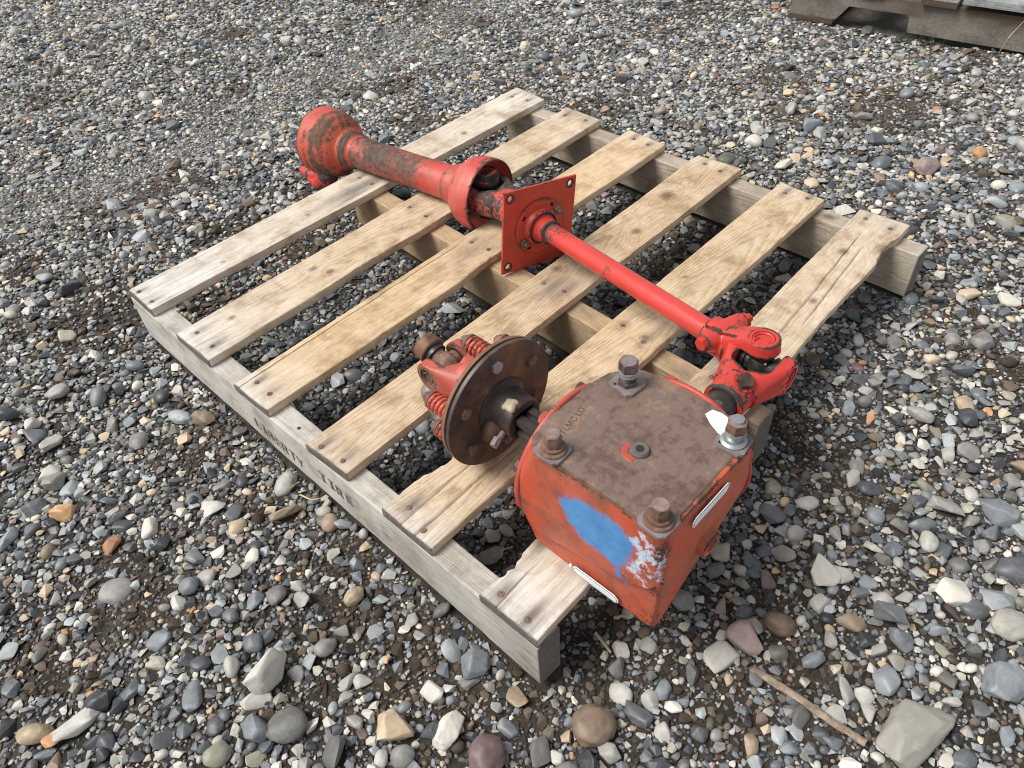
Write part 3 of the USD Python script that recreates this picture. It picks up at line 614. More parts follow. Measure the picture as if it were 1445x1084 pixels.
BOARDS = [[(-.518, .499), (-.519, .411), (.534, .539), (.524, .435)], [(-.522, .317), (-.521, .214), (.524, .364), (.520, .258)], [(-.523, .134), (-.521, .045), (.520, .176), (.512, .071)],
          [(-.520, -.054), (-.516, -.141), (.516, -.009), (.522, -.111)], [(-.520, -.222), (-.519, -.317), (.522, -.198), (.513, -.296)], [(-.522, -.403), (-.520, -.495), (.525, -.361), (.528, -.454)]]
# across: t = -half is the far edge, +half the near edge; along: s = 0 at the left runner
SPEC = [
    dict(pale=(0.638, 0.519, 0.370), greyend=(1.0, .55), greyall=.22, pith=(-.02, -.25), slope=.012, knots=[(.16, .018, .0035), (.36, .012, .004), (.80, .016, .007)], stains=[(.50, .012, .11, .016, .8), (.47, .030, .07, .005, .7), (.55, -.03, .05, .02, .3)], wide_grey=.20),
    dict(pale=(0.604, 0.467, 0.308), greyend=(.9, .35), greyall=.08, pith=(.03, -.10), slope=.03, knots=[(.085, -.012, .006), (.26, -.014, .007), (.275, .018, .007), (.45, .02, .004)], stains=[(.66, .0, .12, .05, .30), (.19, -.02, .003, .03, .5)], chips=[(.36, 1, .18, .006)], wide_grey=.10),
    dict(pale=(0.627, 0.462, 0.285), greyend=(.85, .3), greyall=.02, pith=(.01, -.30), slope=.006, knots=[(.74, -.01, .006)], stains=[(.50, .0, .07, .035, .42), (.54, .03, .04, .02, .35)], chips=[(.49, 1, .12, .012)], cracks=[(-.1, .50, -.030, -.034)], wide_grey=.05),
    dict(pale=(0.570, 0.427, 0.274), greyend=(.35, .2), greyall=.02, pith=(-.01, -.035), slope=.045, knots=[(.27, -.012, .012), (.54, -.026, .0075), (.61, .008, .005), (.86, -.010, .014), (.72, .012, .008)], stains=[(.50, .0, .05, .014, .75), (.50, .022, .04, .012, .7), (.53, -.01, .09, .03, .35)], wide_grey=.06),
    dict(pale=(0.604, 0.462, 0.296), greyend=(.7, .25), greyall=.0, pith=(.012, -.05), slope=.05, knots=[(.49, .018, .005), (.66, -.02, .004)], stains=[(.50, .024, .035, .008, .55), (.80, .0, .10, .03, .18), (.70, .01, .10, .03, .15)], chips=[(.115, -1, .10, .013), (.02, -1, .03, .004)], cracks=[(-.1, .30, -.006, -.014), (-.1, .22, .018, .016)], wide_grey=.06),
    dict(pale=(0.593, 0.467, 0.325), greyend=(1.0, .3), greyall=.10, pith=(-.03, -.28), slope=.012, knots=[(.105, -.034, .013), (.13, .0, .007), (.74, .010, .007), (.90, -.012, .009), (.945, .040, .012)], stains=[(.14, .020, .05, .016, .55), (.10, -.03, .05, .01, .4)], chips=[(.06, -1, .14, .014), (.95, 1, .08, .012), (.72, 1, .20, .004)], cracks=[(.56, .98, .012, -.012), (-.1, .09, -.014, -.018), (.66, .95, .026, .008)], wide_grey=.10)]
NAILM = M['rust_bolt']
def nail(parent, x, y, z, r=.0048, dz=.0009, seed=0):
    rn = np.random.default_rng(seed)
    g = cyl((x, y, z - .004), (x, y, z + dz), r, r * .86, n=12); g = g + ball((x, y, z + dz - r * .3), r * .55, 10)
    g = tm(g); T4 = trimesh.transformations.rotation_matrix(rn.normal(0, .10), [1, 0, 0], (x, y, z)) @ trimesh.transformations.rotation_matrix(rn.normal(0, .10), [0, 1, 0], (x, y, z)); g.apply_transform(T4)
    put(parent, 'nail', g, NAILM, smooth=35)
def runner_x(k, y): return STRX[k] + (y * .045 if k == 1 else 0)
rn = np.random.default_rng(3)
for b, (cs, sp_) in enumerate(zip(BOARDS, SPEC)):
    sp_ = dict(sp_); pale = sp_.pop('pale'); mt = wood(f'deck_wood_{b + 1}', pale, sc(LATE, .95 + .04 * b), GREY, 0.0, (b * 1.7, b * .63, b * .31), ring=(260, 300, 240, 330, 330, 260)[b], contrast=(.34, .44, .34, .50, .50, .42)[b])
    c = [A(q) for q in cs]; w = np.linalg.norm(c[1] - c[0]); st = list(sp_.pop('stains', []))
    nails = []
    for k in range(3):
        for e in (-1, 1):
            yy = (c[0][1] + c[1][1]) / 2 + e * w * rn.uniform(.20, .28); x = runner_x(k, yy) + rn.uniform(-.008, .008)
            s_ = x - c[0][0]; yc = ((c[0] + c[1]) / 2 + ((c[2] + c[3]) / 2 - (c[0] + c[1]) / 2) * s_ / 1.04)[1]; y = yc + e * w * rn.uniform(.20, .28)
            nails.append((x, y)); st.append((s_ + .006, -(y - yc), rn.uniform(.014, .026), rn.uniform(.005, .008), rn.uniform(.5, .9)))
    g, at_ = plank(*[(c[0]), c[1], c[2], c[3]], ZR + .0006, ZT, seed=31 + b, stains=st, **sp_)
    bp = put(pallet, 'deck_board', g, mt, smooth=40, attrs=at_)
    for q, (x, y) in enumerate(nails): nail(bp, x, y, ZT, seed=b * 10 + q)
# runners (wider than tall they are not: set on edge); grain along y
def runner(x0, x1, y0, y1, seed, mt, notches=(), dx=0.0, **kw):
    g, at_ = plank((x1 + dx * y0, y0), (x0 + dx * y0, y0), (x1 + dx * y1, y1), (x0 + dx * y1, y1), 0.0, ZR, seed=seed, ns=190, nt=10, **kw)
    for a, b, h in notches:                      # shallow hollow in the underside
        v = g.vertices; k = np.clip(np.minimum(v[:, 1] - min(a, b), max(a, b) - v[:, 1]) / .02, 0, 1) * (v[:, 2] < .03); v[:, 2] += k * h * np.clip(1 - v[:, 2] / .03, 0, 1)
        tree_v = v; g = trimesh.Trimesh(v, g.faces, process=False)
    return g, at_
def runner_wood(name, pale, late, grey, greyness, off, **kw):
    return wood(name, pale, late, grey, greyness, off, **kw)
# grain noise is stretched along x in wood(); runners lie along y, so their material swaps the axes through the mapping scale
def wood_y(name, *a, **kw):
    mt = wood(name, *a, **kw)
    for n_, s3 in (('mp', (150, 9, 150)), ('mp2', (700, 40, 700))):
        UsdShade.Shader.Get(stage, f'{LK}{name}/{n_}').GetInput('scale').Set(Gf.Vec3f(*s3))
    return mt
mt0 = wood_y('left_runner_wood', (.48, .41, .32), (.24, .20, .15), (.50, .495, .465), .62, (3, 1, 2), ring=330, contrast=.62)
mt1 = wood_y('middle_runner_wood', (.50, .37, .23), (.34, .20, .10), (.40, .36, .30), -.05, (6, 2, 5), ring=300, contrast=.5)
mt2 = wood_y('right_runner_wood', (.47, .39, .285), (.29, .22, .14), (.43, .41, .375), .30, (9, 3, 1), ring=300, contrast=.5)
g, at_ = runner(-.520, -.483, -.497, .5005, 61, mt0, knots=[(.62, .0, .010), (.25, .0, .008)], greyend=(.2, .2), pith=(.10, .03), slope=.03, stains=[(.20, .02, .07, .03, .25), (.03, .018, .05, .03, .35)])
left_runner = put(pallet, 'runner', g, mt0, smooth=40, attrs=at_)
g, at_ = runner(-.0415, -.0015, -.503, .505, 62, mt1, dx=.045, knots=[(.10, -.005, .007), (.45, .0, .01)], greyend=(.3, .2), pith=(.05, .1), slope=.03, stains=[(.14, .01, .05, .02, .4), (.40, .0, .08, .03, .4), (.62, .0, .04, .03, .4), (.01, 0, .03, .05, .6)])
put(pallet, 'runner', g, mt1, smooth=40, attrs=at_)
g, at_ = runner(.470, .511, -.500, .515, 63, mt2, knots=[(.18, .0, .009)], greyend=(.3, .2), pith=(.08, .05), slope=.025, stains=[(.30, .01, .06, .02, .4), (.7, .0, .06, .03, .3)])
put(pallet, 'runner', g, mt2, smooth=40, attrs=at_)
put(pallet, 'nail_hole', cyl((-.503, -.006, ZR - .003), (-.503, -.006, ZR + .0006), .0028, n=12), M['ink'], smooth=30)
# stencilled words on the left runner's outer face (reads towards the near end)
def lettering(text, h, p, xdir, ydir, mat, parent, name, depth_=.0009, sx=1.0, bold=False):
    g = meshkit.text_mesh(text, h, depth_, bold); v = g.vertices * [sx, 1, 1]
    x, y = A(xdir, float), A(ydir, float); z = np.cross(x, y); v = A(p) + v[:, :1] * x + v[:, 1:2] * y + v[:, 2:] * z
    put(parent, name, trimesh.Trimesh(v, g.faces, process=False), mat, smooth=False)
for text, px0, px1 in (('LIBERTY', (362, 598), (427, 657)), ('TIRE', (453, 674), (497, 712))):
    a, b = on(px0[0], px0[1], 0, -.5212), on(px1[0], px1[1], 0, -.5212); rw = np.random.default_rng(len(text)); gl = []
    for k, ch in enumerate(text):
        g = meshkit.text_mesh(ch, .0205 * rw.uniform(.92, 1.05), .0009); v = g.vertices; v[:, 0] -= v[:, 0].mean(); v[:, 0] *= .95
        u_ = (k + .25) / (len(text) - .5); yy = a[1] + (b[1] - a[1]) * u_; zz = a[2] + (b[2] - a[2]) * u_ - .006
        gl.append(trimesh.Trimesh(A([-.5207, yy, zz]) + v[:, :1] * A([0, -1, rw.normal(0, .04)]) + v[:, 1:2] * A([0, 0, 1]) + v[:, 2:] * A([-1, 0, 0]), g.faces, process=False))
    put(left_runner, 'stencil_word', trimesh.util.concatenate(gl), M['wood_ink'], smooth=False)

# ------------------------------------------------------------------ joints: yokes and crosses
def yoke(hub_r, hub_a, hub_b, gap, ear_r, ear_t, bore, shaft_r, clear=None, web=.8):
    """a U-joint yoke at the joint's centre: hub on the -z side (from z=-hub_a to -hub_b), two ears on +-x"""
    e = gap / 2; parts = []
    hub = cyl((0, 0, -hub_b), (0, 0, -hub_a), hub_r, n=40)
    for s in (-1, 1):
        ear = cyl((s * e, 0, 0), (s * (e + ear_t), 0, 0), ear_r, ear_r * .93, n=40)
        arm0 = box((s * e * .55, -ear_r * web, -ear_r * .6), (s * (e + ear_t) * .97, ear_r * web, -ear_r * .2))
        root = cyl((s * hub_r * .25, 0, -hub_a - .012), (s * hub_r * .25, 0, -hub_a - .002), hub_r * .86, n=32)
        parts += [ear, hull(ear ^ box((s * e, -1, -1), (s * (e + ear_t), 1, -ear_r * .1)), arm0, root)]
    g = uni(hub, *parts)
    cl = clear or e
    g = g - (cyl((0, -.2, 0), (0, .2, 0), cl, n=48) ^ box((-e, -.2, -1), (e, .2, 1))) - box((-e, -.2, 0), (e, .2, .2))
    g = g - cyl((-.2, 0, 0), (.2, 0, 0), bore, n=32)
    if shaft_r: g = g - cyl((0, 0, -.3), (0, 0, -hub_a + .004), shaft_r, n=32)
    return g
def cap_face(r, depth_=.0035):
    """the end of a bearing cup: a dished disc with a curled snap ring in it; faces +z, its face at z=0"""
    g = cyl((0, 0, -.016), (0, 0, 0), r, n=32) - cyl((0, 0, -depth_), (0, 0, .01), r * .80, n=32)
    ring = []
    for k in range(26):
        a = .6 + k * (2 * math.pi - 1.5) / 25; ring.append((r * .70 * math.cos(a), r * .70 * math.sin(a), -depth_ + .0012))
    for s, a in ((1, .6), (-1, .6 + 2 * math.pi - 1.5)):
        for q in (.62, .50, .36): ring.insert(0, (r * q * math.cos(a + s * (.72 - q) * 2.2), r * q * math.sin(a + s * (.72 - q) * 2.2), -depth_ + .0012)) if s == 1 else ring.append((r * q * math.cos(a + s * (.72 - q) * 2.2), r * q * math.sin(a + s * (.72 - q) * 2.2), -depth_ + .0012))
    balls = [ball(p, .0016, 8) for p in ring]
    return uni(g, MF.batch_boolean([hull(a, b) for a, b in zip(balls, balls[1:])], __import__('manifold3d').OpType.Add))
def cross(arm, r, body):
    return uni(cyl((-arm, 0, 0), (arm, 0, 0), r, n=28), cyl((0, -arm, 0), (0, arm, 0), r, n=28), ball((0, 0, 0), body, 24))
def bolt(parent, p, d, r, h, mat, name='bolt', rot=0, shank=0.0, smooth=30):
    d = A(d, float) / np.linalg.norm(d); g = hexhead(A(p, float), d, r, h, rot)
    if shank: g = g + cyl(A(p, float) - d * .002, A(p, float) + d * (h + shank), r * .55, n=20)
    return put(parent, name, g, mat, smooth=smooth)

# ------------------------------------------------------------------ the drive shaft
M['mouth'] = paint('guard_mouth_paint', (0.47, 0.055, 0.042), (0.50, 0.105, 0.075), rust_bias=0.035, scale=0.9, rough=0.5, dirt=0.5)
M['grease_red'] = paint('black_greased_paint', (0.42, 0.03, 0.022), (0.46, 0.05, 0.035), rust_bias=0.22, scale=1.2, rough=0.30, dirt=0.4, rust=((0.010, 0.008, 0.008), (0.020, 0.016, 0.016), (0.05, 0.035, 0.03)))
J1 = A([.0728, .1718, .1480]); J2 = A([-.0655, -.4834, .1979]); PC = A([.0387, .0105, .1612])
AX = (J2 - J1) / np.linalg.norm(J2 - J1)
shaft = thing('drive_shaft', 'long red drive shaft with square flange plate and bell ended guard lying across the pallet', 'drive shaft')
# rod with a collar where it enters the plate, splined clamp yoke at the near end
PX, PY, PN = A([.9732, -.1915, -.1269]), A([.1317, .0123, .9912]), A([-.1883, -.9814, .0372])
px_ = PX - AX * (PX @ AX); FP = frame(PC, PN, PX)                       # plate frame: z towards the near end
r0, r1 = PC + AX * .034, J2 - AX * .078
put(shaft, 'rod', cast(cyl(r0, r1, .0168, .0166, n=48), .006, 1), M['rod'], smooth=True, wear=True, wear_add=lambda v: .42 * np.exp(-((v - r0) @ AX / .045) ** 2) + .10 * np.exp(-(((v - r0) @ AX - .16) / .07) ** 2))
put(shaft, 'collar', cast(uni(cyl(PC + AX * .010, PC + AX * .040, .0235, .0215, n=40), cyl(PC + AX * .004, PC + AX * .016, .0262, n=40)), .003, 2), M['yoke'], smooth=40, wear=True)
S = .1532 / 2
pl = box((-S, -S, -.0022), (S, S, .0022))
for sx in (-1, 1):
    for sy in (-1, 1): pl = pl - cyl((sx * (S - .0125), sy * (S - .0125), -.01), (sx * (S - .0125), sy * (S - .0125), .01), .0058, n=24)
for k in range(4):
    a = math.radians(45 + 90 * k + 8); pl = pl
slot = lambda a, r: tf(box((-.0028, -.0045, -.02), (.0028, .0045, .02)), frame((r * math.cos(a), r * math.sin(a), 0), (0, 0, 1), (math.cos(a), math.sin(a), 0)))
put(shaft, 'flange_plate', cast(tf(pl - cyl((0, 0, -1), (0, 0, 1), .030, n=40), FP), .004, 0), M['plate'], smooth=30, wear=True)
for sx in (-1, 1):                               # bare worn rims of the four corner holes
    for sy in (-1, 1):
        c = (sx * (S - .0125), sy * (S - .0125))
        put(shaft, 'hole_rim', tf(cyl((*c, -.0025), (*c, .0027), .0088, n=24) - cyl((*c, -.01), (*c, .01), .0058, n=24), FP), M['greasy'], smooth=30)
ringp = lathe([(.028, .0026), (.0515, .0026), (.0515, .0046), (.0498, .0060), (.036, .0066), (.0335, .0145), (.0300, .0165), (.0285, .0155), (.0285, .004)], 64)
for k in range(4): ringp = ringp - slot(math.radians(70 + 90 * k - 12), .0425)
put(shaft, 'bearing_flange', cast(tf(ringp, FP), .003, 0), M['plate'], smooth=35, wear=True)
put(shaft, 'seal_ring', tf(lathe([(.020, .002), (.0286, .002), (.0286, .0118), (.0268, .0125), (.0255, .009), (.020, .009)], 48), FP), M['rust_seal'], smooth=35)
for a in (33, 213):                              # bolts with nuts through the bearing flange
    c = A([.0425 * math.cos(math.radians(a)), .0425 * math.sin(math.radians(a)), .0062]); p = (FP @ np.append(c, 1))[:3]; d = FP[:3, 2]
    n_ = put(shaft, 'flange_nut', cyl(p - d * .001, p + d * .0015, .0092, n=24) + hexhead(p, d, .0078, .0070, 20) + cyl(p, p + d * .012, .0042, n=16), M['rust_bolt'], smooth=30)
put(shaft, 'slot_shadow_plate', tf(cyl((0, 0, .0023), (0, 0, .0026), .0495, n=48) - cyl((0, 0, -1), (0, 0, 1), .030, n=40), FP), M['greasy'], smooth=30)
# near yoke on the rod: split clamp hub, ears above and below
F2 = frame(J2, AX * -1, (0, 0, 1)); F2 = frame(J2, AX, (0, 0, 1))
yk = yoke(.0255, .046, .090, .050, .0232, .0175, .0178, .0, clear=.030, web=.86)
yk = uni(yk, hull(cyl((.012, -.038, -.069), (.012, -.02, -.069), .0135), cyl((.006, -.010, -.072), (.006, .010, -.060), .020)), hull(cyl((.012, .020, -.069), (.012, .036, -.069), .0125), cyl((.006, -.010, -.072), (.006, .010, -.060), .020)))
yk = yk - tf(box((-.001, -.0016, -.1), (.05, .0016, -.034)), frame((0, .010, 0), (0, 0, 1), (1, .18, 0)))
put(shaft, 'rod_yoke', cast(tf(yk, F2), .0028, 4), M['yoke'], smooth=True, wear=True)
w2 = lambda p: (F2 @ np.append(A(p, float), 1))[:3]
d2 = F2[:3, :3]
bolt(shaft, w2((.012, -.036, -.069)), -d2[:, 1], .0118, .0085, M['yoke'], 'clamp_bolt', 10, shank=.008)
bolt(shaft, w2((.012, .036, -.069)), d2[:, 1], .0095, .0065, M['yoke'], 'clamp_bolt', 10)
put(shaft, 'bearing_cap', tf(cap_face(.0185), F2 @ frame((.0425, 0, 0), (1, 0, 0), (0, 1, .4))), M['rod'], smooth=35)
put(shaft, 'bearing_cap', tf(cap_face(.0185), F2 @ frame((-.0425, 0, 0), (-1, 0, 0), (0, 1, 0))), M['yoke'], smooth=35)
# cross: one pair of arms up and down, the other pair sideways in the gearbox yoke
GAX = A([-.24 + .0655, 0.0, 0.0]); FG = frame(J2, A([1.0, .02, .03]), (0, 1, 0))
sd = FG[:3, 0]; upv = F2[:3, 0] - sd * (F2[:3, 0] @ sd); FC2 = frame(J2, np.cross(sd, upv), sd)
put(shaft, 'cross', tf(cross(.0365, .0135, .0185), FC2), M['greasy'], smooth=35)
for v, r in ((FC2[:3, 0], .0172), (-FC2[:3, 0], .0172), (FC2[:3, 1], .0172), (-FC2[:3, 1], .0172)):
    put(shaft, 'seal', cyl(J2 + v * .0185, J2 + v * .0255, r, r * .92, n=28), M['greasy'], smooth=35)
put(shaft, 'grease_nipple', ball(J2 + A([-.012, -.012, .014]), .0022, 10), M['zinc'], smooth=True)
gy_ = yoke(.0275, .054, .092, .054, .0245, .0165, .0178, .0205, clear=.042, web=.78)
put(shaft, 'gearbox_yoke', cast(tf(gy_, FG), .0028, 4), M['yoke'], smooth=True, wear=True)
wg = lambda p: (FG @ np.append(A(p, float), 1))[:3]
dg = FG[:3, :3]
nrm = (A([0, 0, 1.0]) - dg[:, 2] * dg[2, 2]); nrm /= np.linalg.norm(nrm); nb = nrm * .9 - dg[:, 0] * .42; nb /= np.linalg.norm(nb)
pb = J2 - dg[:, 2] * .066 + nb * .0262
bolt(shaft, pb, nb, .0112, .0085, M['rust_disc'], 'set_bolt', 15)
put(shaft, 'bolt_boss', cyl(pb - nb * .012, pb + nb * .0008, .0165, .0145, n=28), M['yoke'], smooth=30)
for s in (1, -1): put(shaft, 'bearing_cap', tf(cap_face(.0185), FG @ frame((s * .0438, 0, 0), (s, 0, 0), (0, 1, .5))), M['rod'], smooth=35)
# far joint inside the guard's mouth: plate yoke (ears left and right) and guard yoke with a cup facing up
F1 = frame(J1, -AX, (1, 0, 0))
gy1 = yoke(.030, .050, .150, .054, .0245, .0165, .0178, 0, clear=.034, web=.85)
put(shaft, 'plate_yoke', cast(tf(gy1, F1), .0032, 5), M['yoke_rusty'], smooth=True, wear=True)
sd1 = F1[:3, 0]; up1 = A([0, 0, 1.0]) - sd1 * sd1[2]; FC1 = frame(J1, np.cross(sd1, up1), sd1)
put(shaft, 'cross', tf(cross(.0365, .014, .019), FC1), M['greasy'], smooth=35)
T0 = J1 + A([.0, .0, -.004]); T1 = A([.042, .455, .1385]); TD = (T1 - T0) / np.linalg.norm(T1 - T0)
FT = frame(T0, TD, (1, 0, 0)); FTY = frame(J1, -TD, (0, 0, 1))
gyT = yoke(.026, .046, .100, .052, .0235, .016, .0178, 0, clear=.032)
put(shaft, 'inner_yoke', cast(tf(gyT, FTY), .0032, 5), M['grease_red'], smooth=True, wear=True)
upT = FTY[:3, 0]
put(shaft, 'bearing_cap', cast(cyl(J1 + upT * .026, J1 + upT * .0485, .0225, .0215, n=36) - cyl(J1 + upT * .0450, J1 + upT * .06, .0178, n=32), .003, 1), M['grease_red'], smooth=35, wear=True)
put(shaft, 'bearing_cap', tf(cap_face(.0178), frame(J1 + upT * .0465, upT, (1, .5, 0))), M['yoke'], smooth=35)
for s in (1, -1): put(shaft, 'bearing_cap', tf(cap_face(.0185), F1 @ frame((s * .0440, 0, 0), (s, 0, 0), (0, 1, .3))), M['yoke_rusty'], smooth=35)
# the guard: mouth, tube, collar, far bell (radius, distance from the mouth's rim)
LB = .475
prof = [(.0705, -.006), (.0715, .004), (.0700, .026), (.0650, .042), (.0545, .056), (.0440, .063), (.0392, .067), (.0385, .092), (.0345, .0945), (.0335, .20), (.0330, .335), (.0332, .362), (.0395, .366), (.0405, .386), (.0425, .389),
        (.0540, .397), (.0650, .410), (.0700, .428), (.0705, .448), (.0722, .452), (.0722, .475), (.0690, .475), (.0685, .452), (.0655, .43), (.050, .405), (.036, .392), (.0300, .38), (.0300, .075), (.040, .066), (.052, .060), (.0615, .045), (.0668, .026), (.0682, .004), (.0680, -.006)]
gd = MF.revolve(CS([[(r, z) for r, z in prof]]), 72)
bell_cut = box((-1, -1, .3755), (1, 1, 1)); tube_cut = box((-1, -1, .0655), (1, 1, .3755)); mouth_cut = box((-1, -1, -1), (1, 1, .0655))
sl = hull(cyl((0, .02, .335), (0, .06, .335), .0075, n=20), cyl((0, .02, .285), (0, .06, .285), .0075, n=20))
ang = math.radians(-28); sl = sl.rotate((0, 0, 0))
# slot on the tube's top: direction of world up in the guard's frame
upg = FT[:3, :3].T @ A([-.05, 0, 1.0]); upg[2] = 0; upg /= np.linalg.norm(upg)
sl = tf(sl, frame((0, 0, 0), (0, 0, 1), np.cross(upg, (0, 0, 1))))
rim = lathe([(.0335, .282), (.0352, .284), (.0352, .338), (.0335, .340), (.031, .340), (.031, .282)], 64)
tube = gd ^ tube_cut
slm = hull(cyl(upg * .02 + A([0, 0, .338]), upg * .06 + A([0, 0, .338]), .0078, n=20), cyl(upg * .02 + A([0, 0, .292]), upg * .06 + A([0, 0, .292]), .0078, n=20))
tube = tube - slm + cyl((0, 0, .28), (0, 0, .35), .0306, n=48)
sT = lambda v: (v - T0) @ TD
put(shaft, 'guard_tube', cast(tf(tube, FT), .0045, 1), M['shield'], smooth=35, wear=True, wear_add=lambda v: .52 * np.clip((sT(v) - .12) / .14, 0, 1) - .10)
put(shaft, 'guard_mouth', cast(tf(gd ^ mouth_cut, FT), .0045, 1), M['mouth'], smooth=35, wear=True, label='dented guard mouth with a dark bare rim')
put(shaft, 'guard_bell', cast(tf(gd ^ bell_cut, FT), .0045, 1), M['bell'], smooth=40, wear=True, wear_add=lambda v: .34 * np.exp(-((sT(v) - .430) / .018) ** 2) + .30 * np.exp(-((sT(v) - .378) / .014) ** 2) - .05, label='big bell end with flaking paint and rust')
# end yoke that hangs out of the far bell
EY = (FT @ A([0, 0, .450, 1]))[:3]; e1, e2, e3, e4 = at(463, 247, .078), at(450, 259, .052), at(439, 247, .060), at(427, 239, .056)
hy = uni(hull(ball(EY + A([0, .01, -.03]), .020), ball(e1, .024)), hull(ball(e1, .022), ball(e2, .017)), hull(ball(e1, .019), ball(e3, .015)), hull(ball(e2, .015), ball(e3, .014)), hull(ball(e3, .013), ball(e4, .0085)))
put(shaft, 'end_yoke', cast(hy, .004, 4), M['yoke'], smooth=True, wear=True)

# ------------------------------------------------------------------ the gearbox
gb = thing('gearbox', 'red gearbox with blue paint splash and rusty top on the pallet corner', 'gearbox')
GX0, GX1, GY0, GY1, GZ0, GZ1 = -.428, -.262, -.5825, -.402, .1065, .2800
CX, CY, CZ = -.345, -.4860, .1955
RB = .0135
def bl(x, y, z, r=RB): return ball((x, y, z), r, 20)
pts = [bl(GX0 + .0125, GY0 + .0125, GZ0 + .009, .0125), bl(GX0 + .016, GY1 - .012, GZ0 + .016, .016), bl(GX0 + RB + .004, GY0 + RB + .004, GZ1 - .004), bl(GX0 + RB + .003, GY1 - RB, GZ1 - .004), bl(GX1 - RB, GY0 + RB + .003, GZ1 - .004), bl(GX1 - RB, GY1 - RB, GZ1 - .004),
       bl(GX0 + RB - .002, GY0 + RB - .001, .190), bl(GX0 + RB - .0025, GY0 + .045, .172), bl(GX0 + RB - .0020, GY1 - .012, .142)]
body = hull(*pts, cyl((GX1 + .010, CY, CZ), (GX1 + .020, CY, CZ), .0870, n=64), cyl((CX, GY1 + .006, CZ), (CX, GY1 + .014, CZ), .0870, n=64))
body = body.trim_by_plane((0, 0, -1), -GZ1)
seam = MF.extrude(CS([[(-.39, .133), (-.4073, .1375), (-.5462, .1725), (-.5832, .195), (-.60, .206), (-.60, .08), (-.39, .08)]]), .03)
seam = tf(seam, frame((GX0 - .0268, 0, 0), (1, 0, 0), (0, 1, 0)))
body = body - seam
boss = cyl(A([-.3405, GY0 + .012, .1875]), A([-.3405, GY0 - .0085, .1875]), .0215, .0150, n=32) - cyl(A([-.3405, GY0 - .004, .1875]), A([-.3405, GY0 - .02, .1875]), .0098, n=6)
BLUE = Polygon([(-.4498, .2347), (-.4728, .2524), (-.5058, .2537), (-.5305, .2532), (-.5487, .2375), (-.5435, .2123), (-.5343, .187), (-.523, .191), (-.508, .194), (-.485, .1946), (-.4634, .2099)]).union(LineString([(-.528, .2014), (-.5349, .1769), (-.5391, .1623)]).buffer(.0022))
WHITE = Polygon([(-.541, .2492), (-.5535, .2636), (-.5781, .2624), (-.586, .2391), (-.580, .205), (-.5691, .190), (-.5526, .1803), (-.5428, .196)])
def blue_attr(v):
    p = shapely.points(v[:, [1, 2]]); face = v[:, 0] < GX0 + .012
    sdf = lambda poly: np.where(shapely.contains(poly, p), 1, -1) * shapely.distance(poly.boundary, p)
    b = np.clip(.55 + sdf(BLUE) / .026, 0, 1.2); w = np.clip(.285 + sdf(WHITE) / .08, 0, .36)
    edge = np.exp(-((v[:, 0] - GX0) ** 2 + (v[:, 1] - GY0) ** 2) / .010 ** 2) * (v[:, 2] > .19) * .0
    return {'blue': np.where(face, b, 0), 'white': np.where(face, np.maximum(w, edge), 0)}
hous = cast(body + boss, .0026, 3)
put(gb, 'housing', hous, M['housing'], smooth=True, wear=True, attrs=blue_attr, wear_add=lambda v: .45 * np.exp(-((v[:, 0] - GX0 - .004) ** 2 + (v[:, 1] - GY0 - .004) ** 2) / .008 ** 2 - ((v[:, 2] - .235) / .03) ** 2) + .12 * (v[:, 2] < .135) + .30 * (v[:, 2] > GZ1 - .006))
put(gb, 'side_plug', cyl(A([-.3405, GY0 + .004, .1875]), A([-.3405, GY0 - .0035, .1875]), .0096, n=6), M['rust_disc'], smooth=30)
# rusty machined top
arc = lambda c, d, n, half, dep: [tuple(A(c) + A(d) * (half * t_) + A(n) * (dep * math.sqrt(max(0, 1 - t_ * t_)))) for t_ in np.linspace(-1, 1, 17)]
tp = Polygon([(GX0 + .006, GY0 + .007), (GX1 + .004, GY0 + .010)] + arc((GX1 + .004, CY), (0, 1), (1, 0), .076, .014) + [(GX1 + .002, GY1 - .004)] + arc((CX, GY1 - .002), (-1, 0), (0, 1), .076, .014) + [(GX0 + .006, GY1 - .014)]).buffer(-.004).buffer(.004)
tpm = MF.extrude(CS([list(shapely.geometry.polygon.orient(tp).exterior.coords)[:-1]]), .0034).translate((0, 0, GZ1 - .0016))
put(gb, 'top_face', cast(tpm, .006, 1), M['rust_top'], smooth=35)
def cover(c, d, r, t, name):
    d = A(d, float); x = (0, 0, 1); Fc = frame(c, d, x)
    g = lathe([(0, 0), (r - .002, 0), (r, .0018), (r, t - .002), (r - .002, t), (r * .6, t + .003), (0, t + .003)], 96)
    p = put(gb, name, cast(tf(g, Fc), .004, 1), M['cover'], smooth=35, wear=True)
    for k in range(8):
        a = math.radians(22.5 + 45 * k); q = (Fc @ A([(r - .009) * math.cos(a), (r - .009) * math.sin(a), t - .001, 1]))[:3]
        bolt(p, q, d, .0085, .0065, M['cover'] if k % 3 else M['dark_bolt'], 'cover_bolt', 17 * k)
cover((CX, GY1 + .010, CZ), (0, 1, 0), .0905, .0075, 'side_cover')
cover((GX1 + .016, CY, CZ), (1, 0, 0), .0905, .0075, 'end_cover')
put(gb, 'input_shaft', cyl((GX1 + .02, CY, CZ), J2 - FG[:3, 2] * .062, .0200, n=40), M['shaft'], smooth=30)
put(gb, 'shaft_collar', cyl((GX1 + .02, CY, CZ), (GX1 + .045, CY, CZ), .0285, .0255, n=40), M['shaft'], smooth=30)
sh = box((CX - .0155, GY1, CZ - .0155), (CX + .0155, -.318, CZ + .0155)) - box((CX - .0045, GY1, CZ + .0105), (CX + .0045, -.30, CZ + .03)) - box((CX - .03, GY1, CZ - .0045), (CX - .0105, -.30, CZ + .0045))
put(gb, 'splined_shaft', cast(sh, .004, 1), M['shaft'], smooth=25)
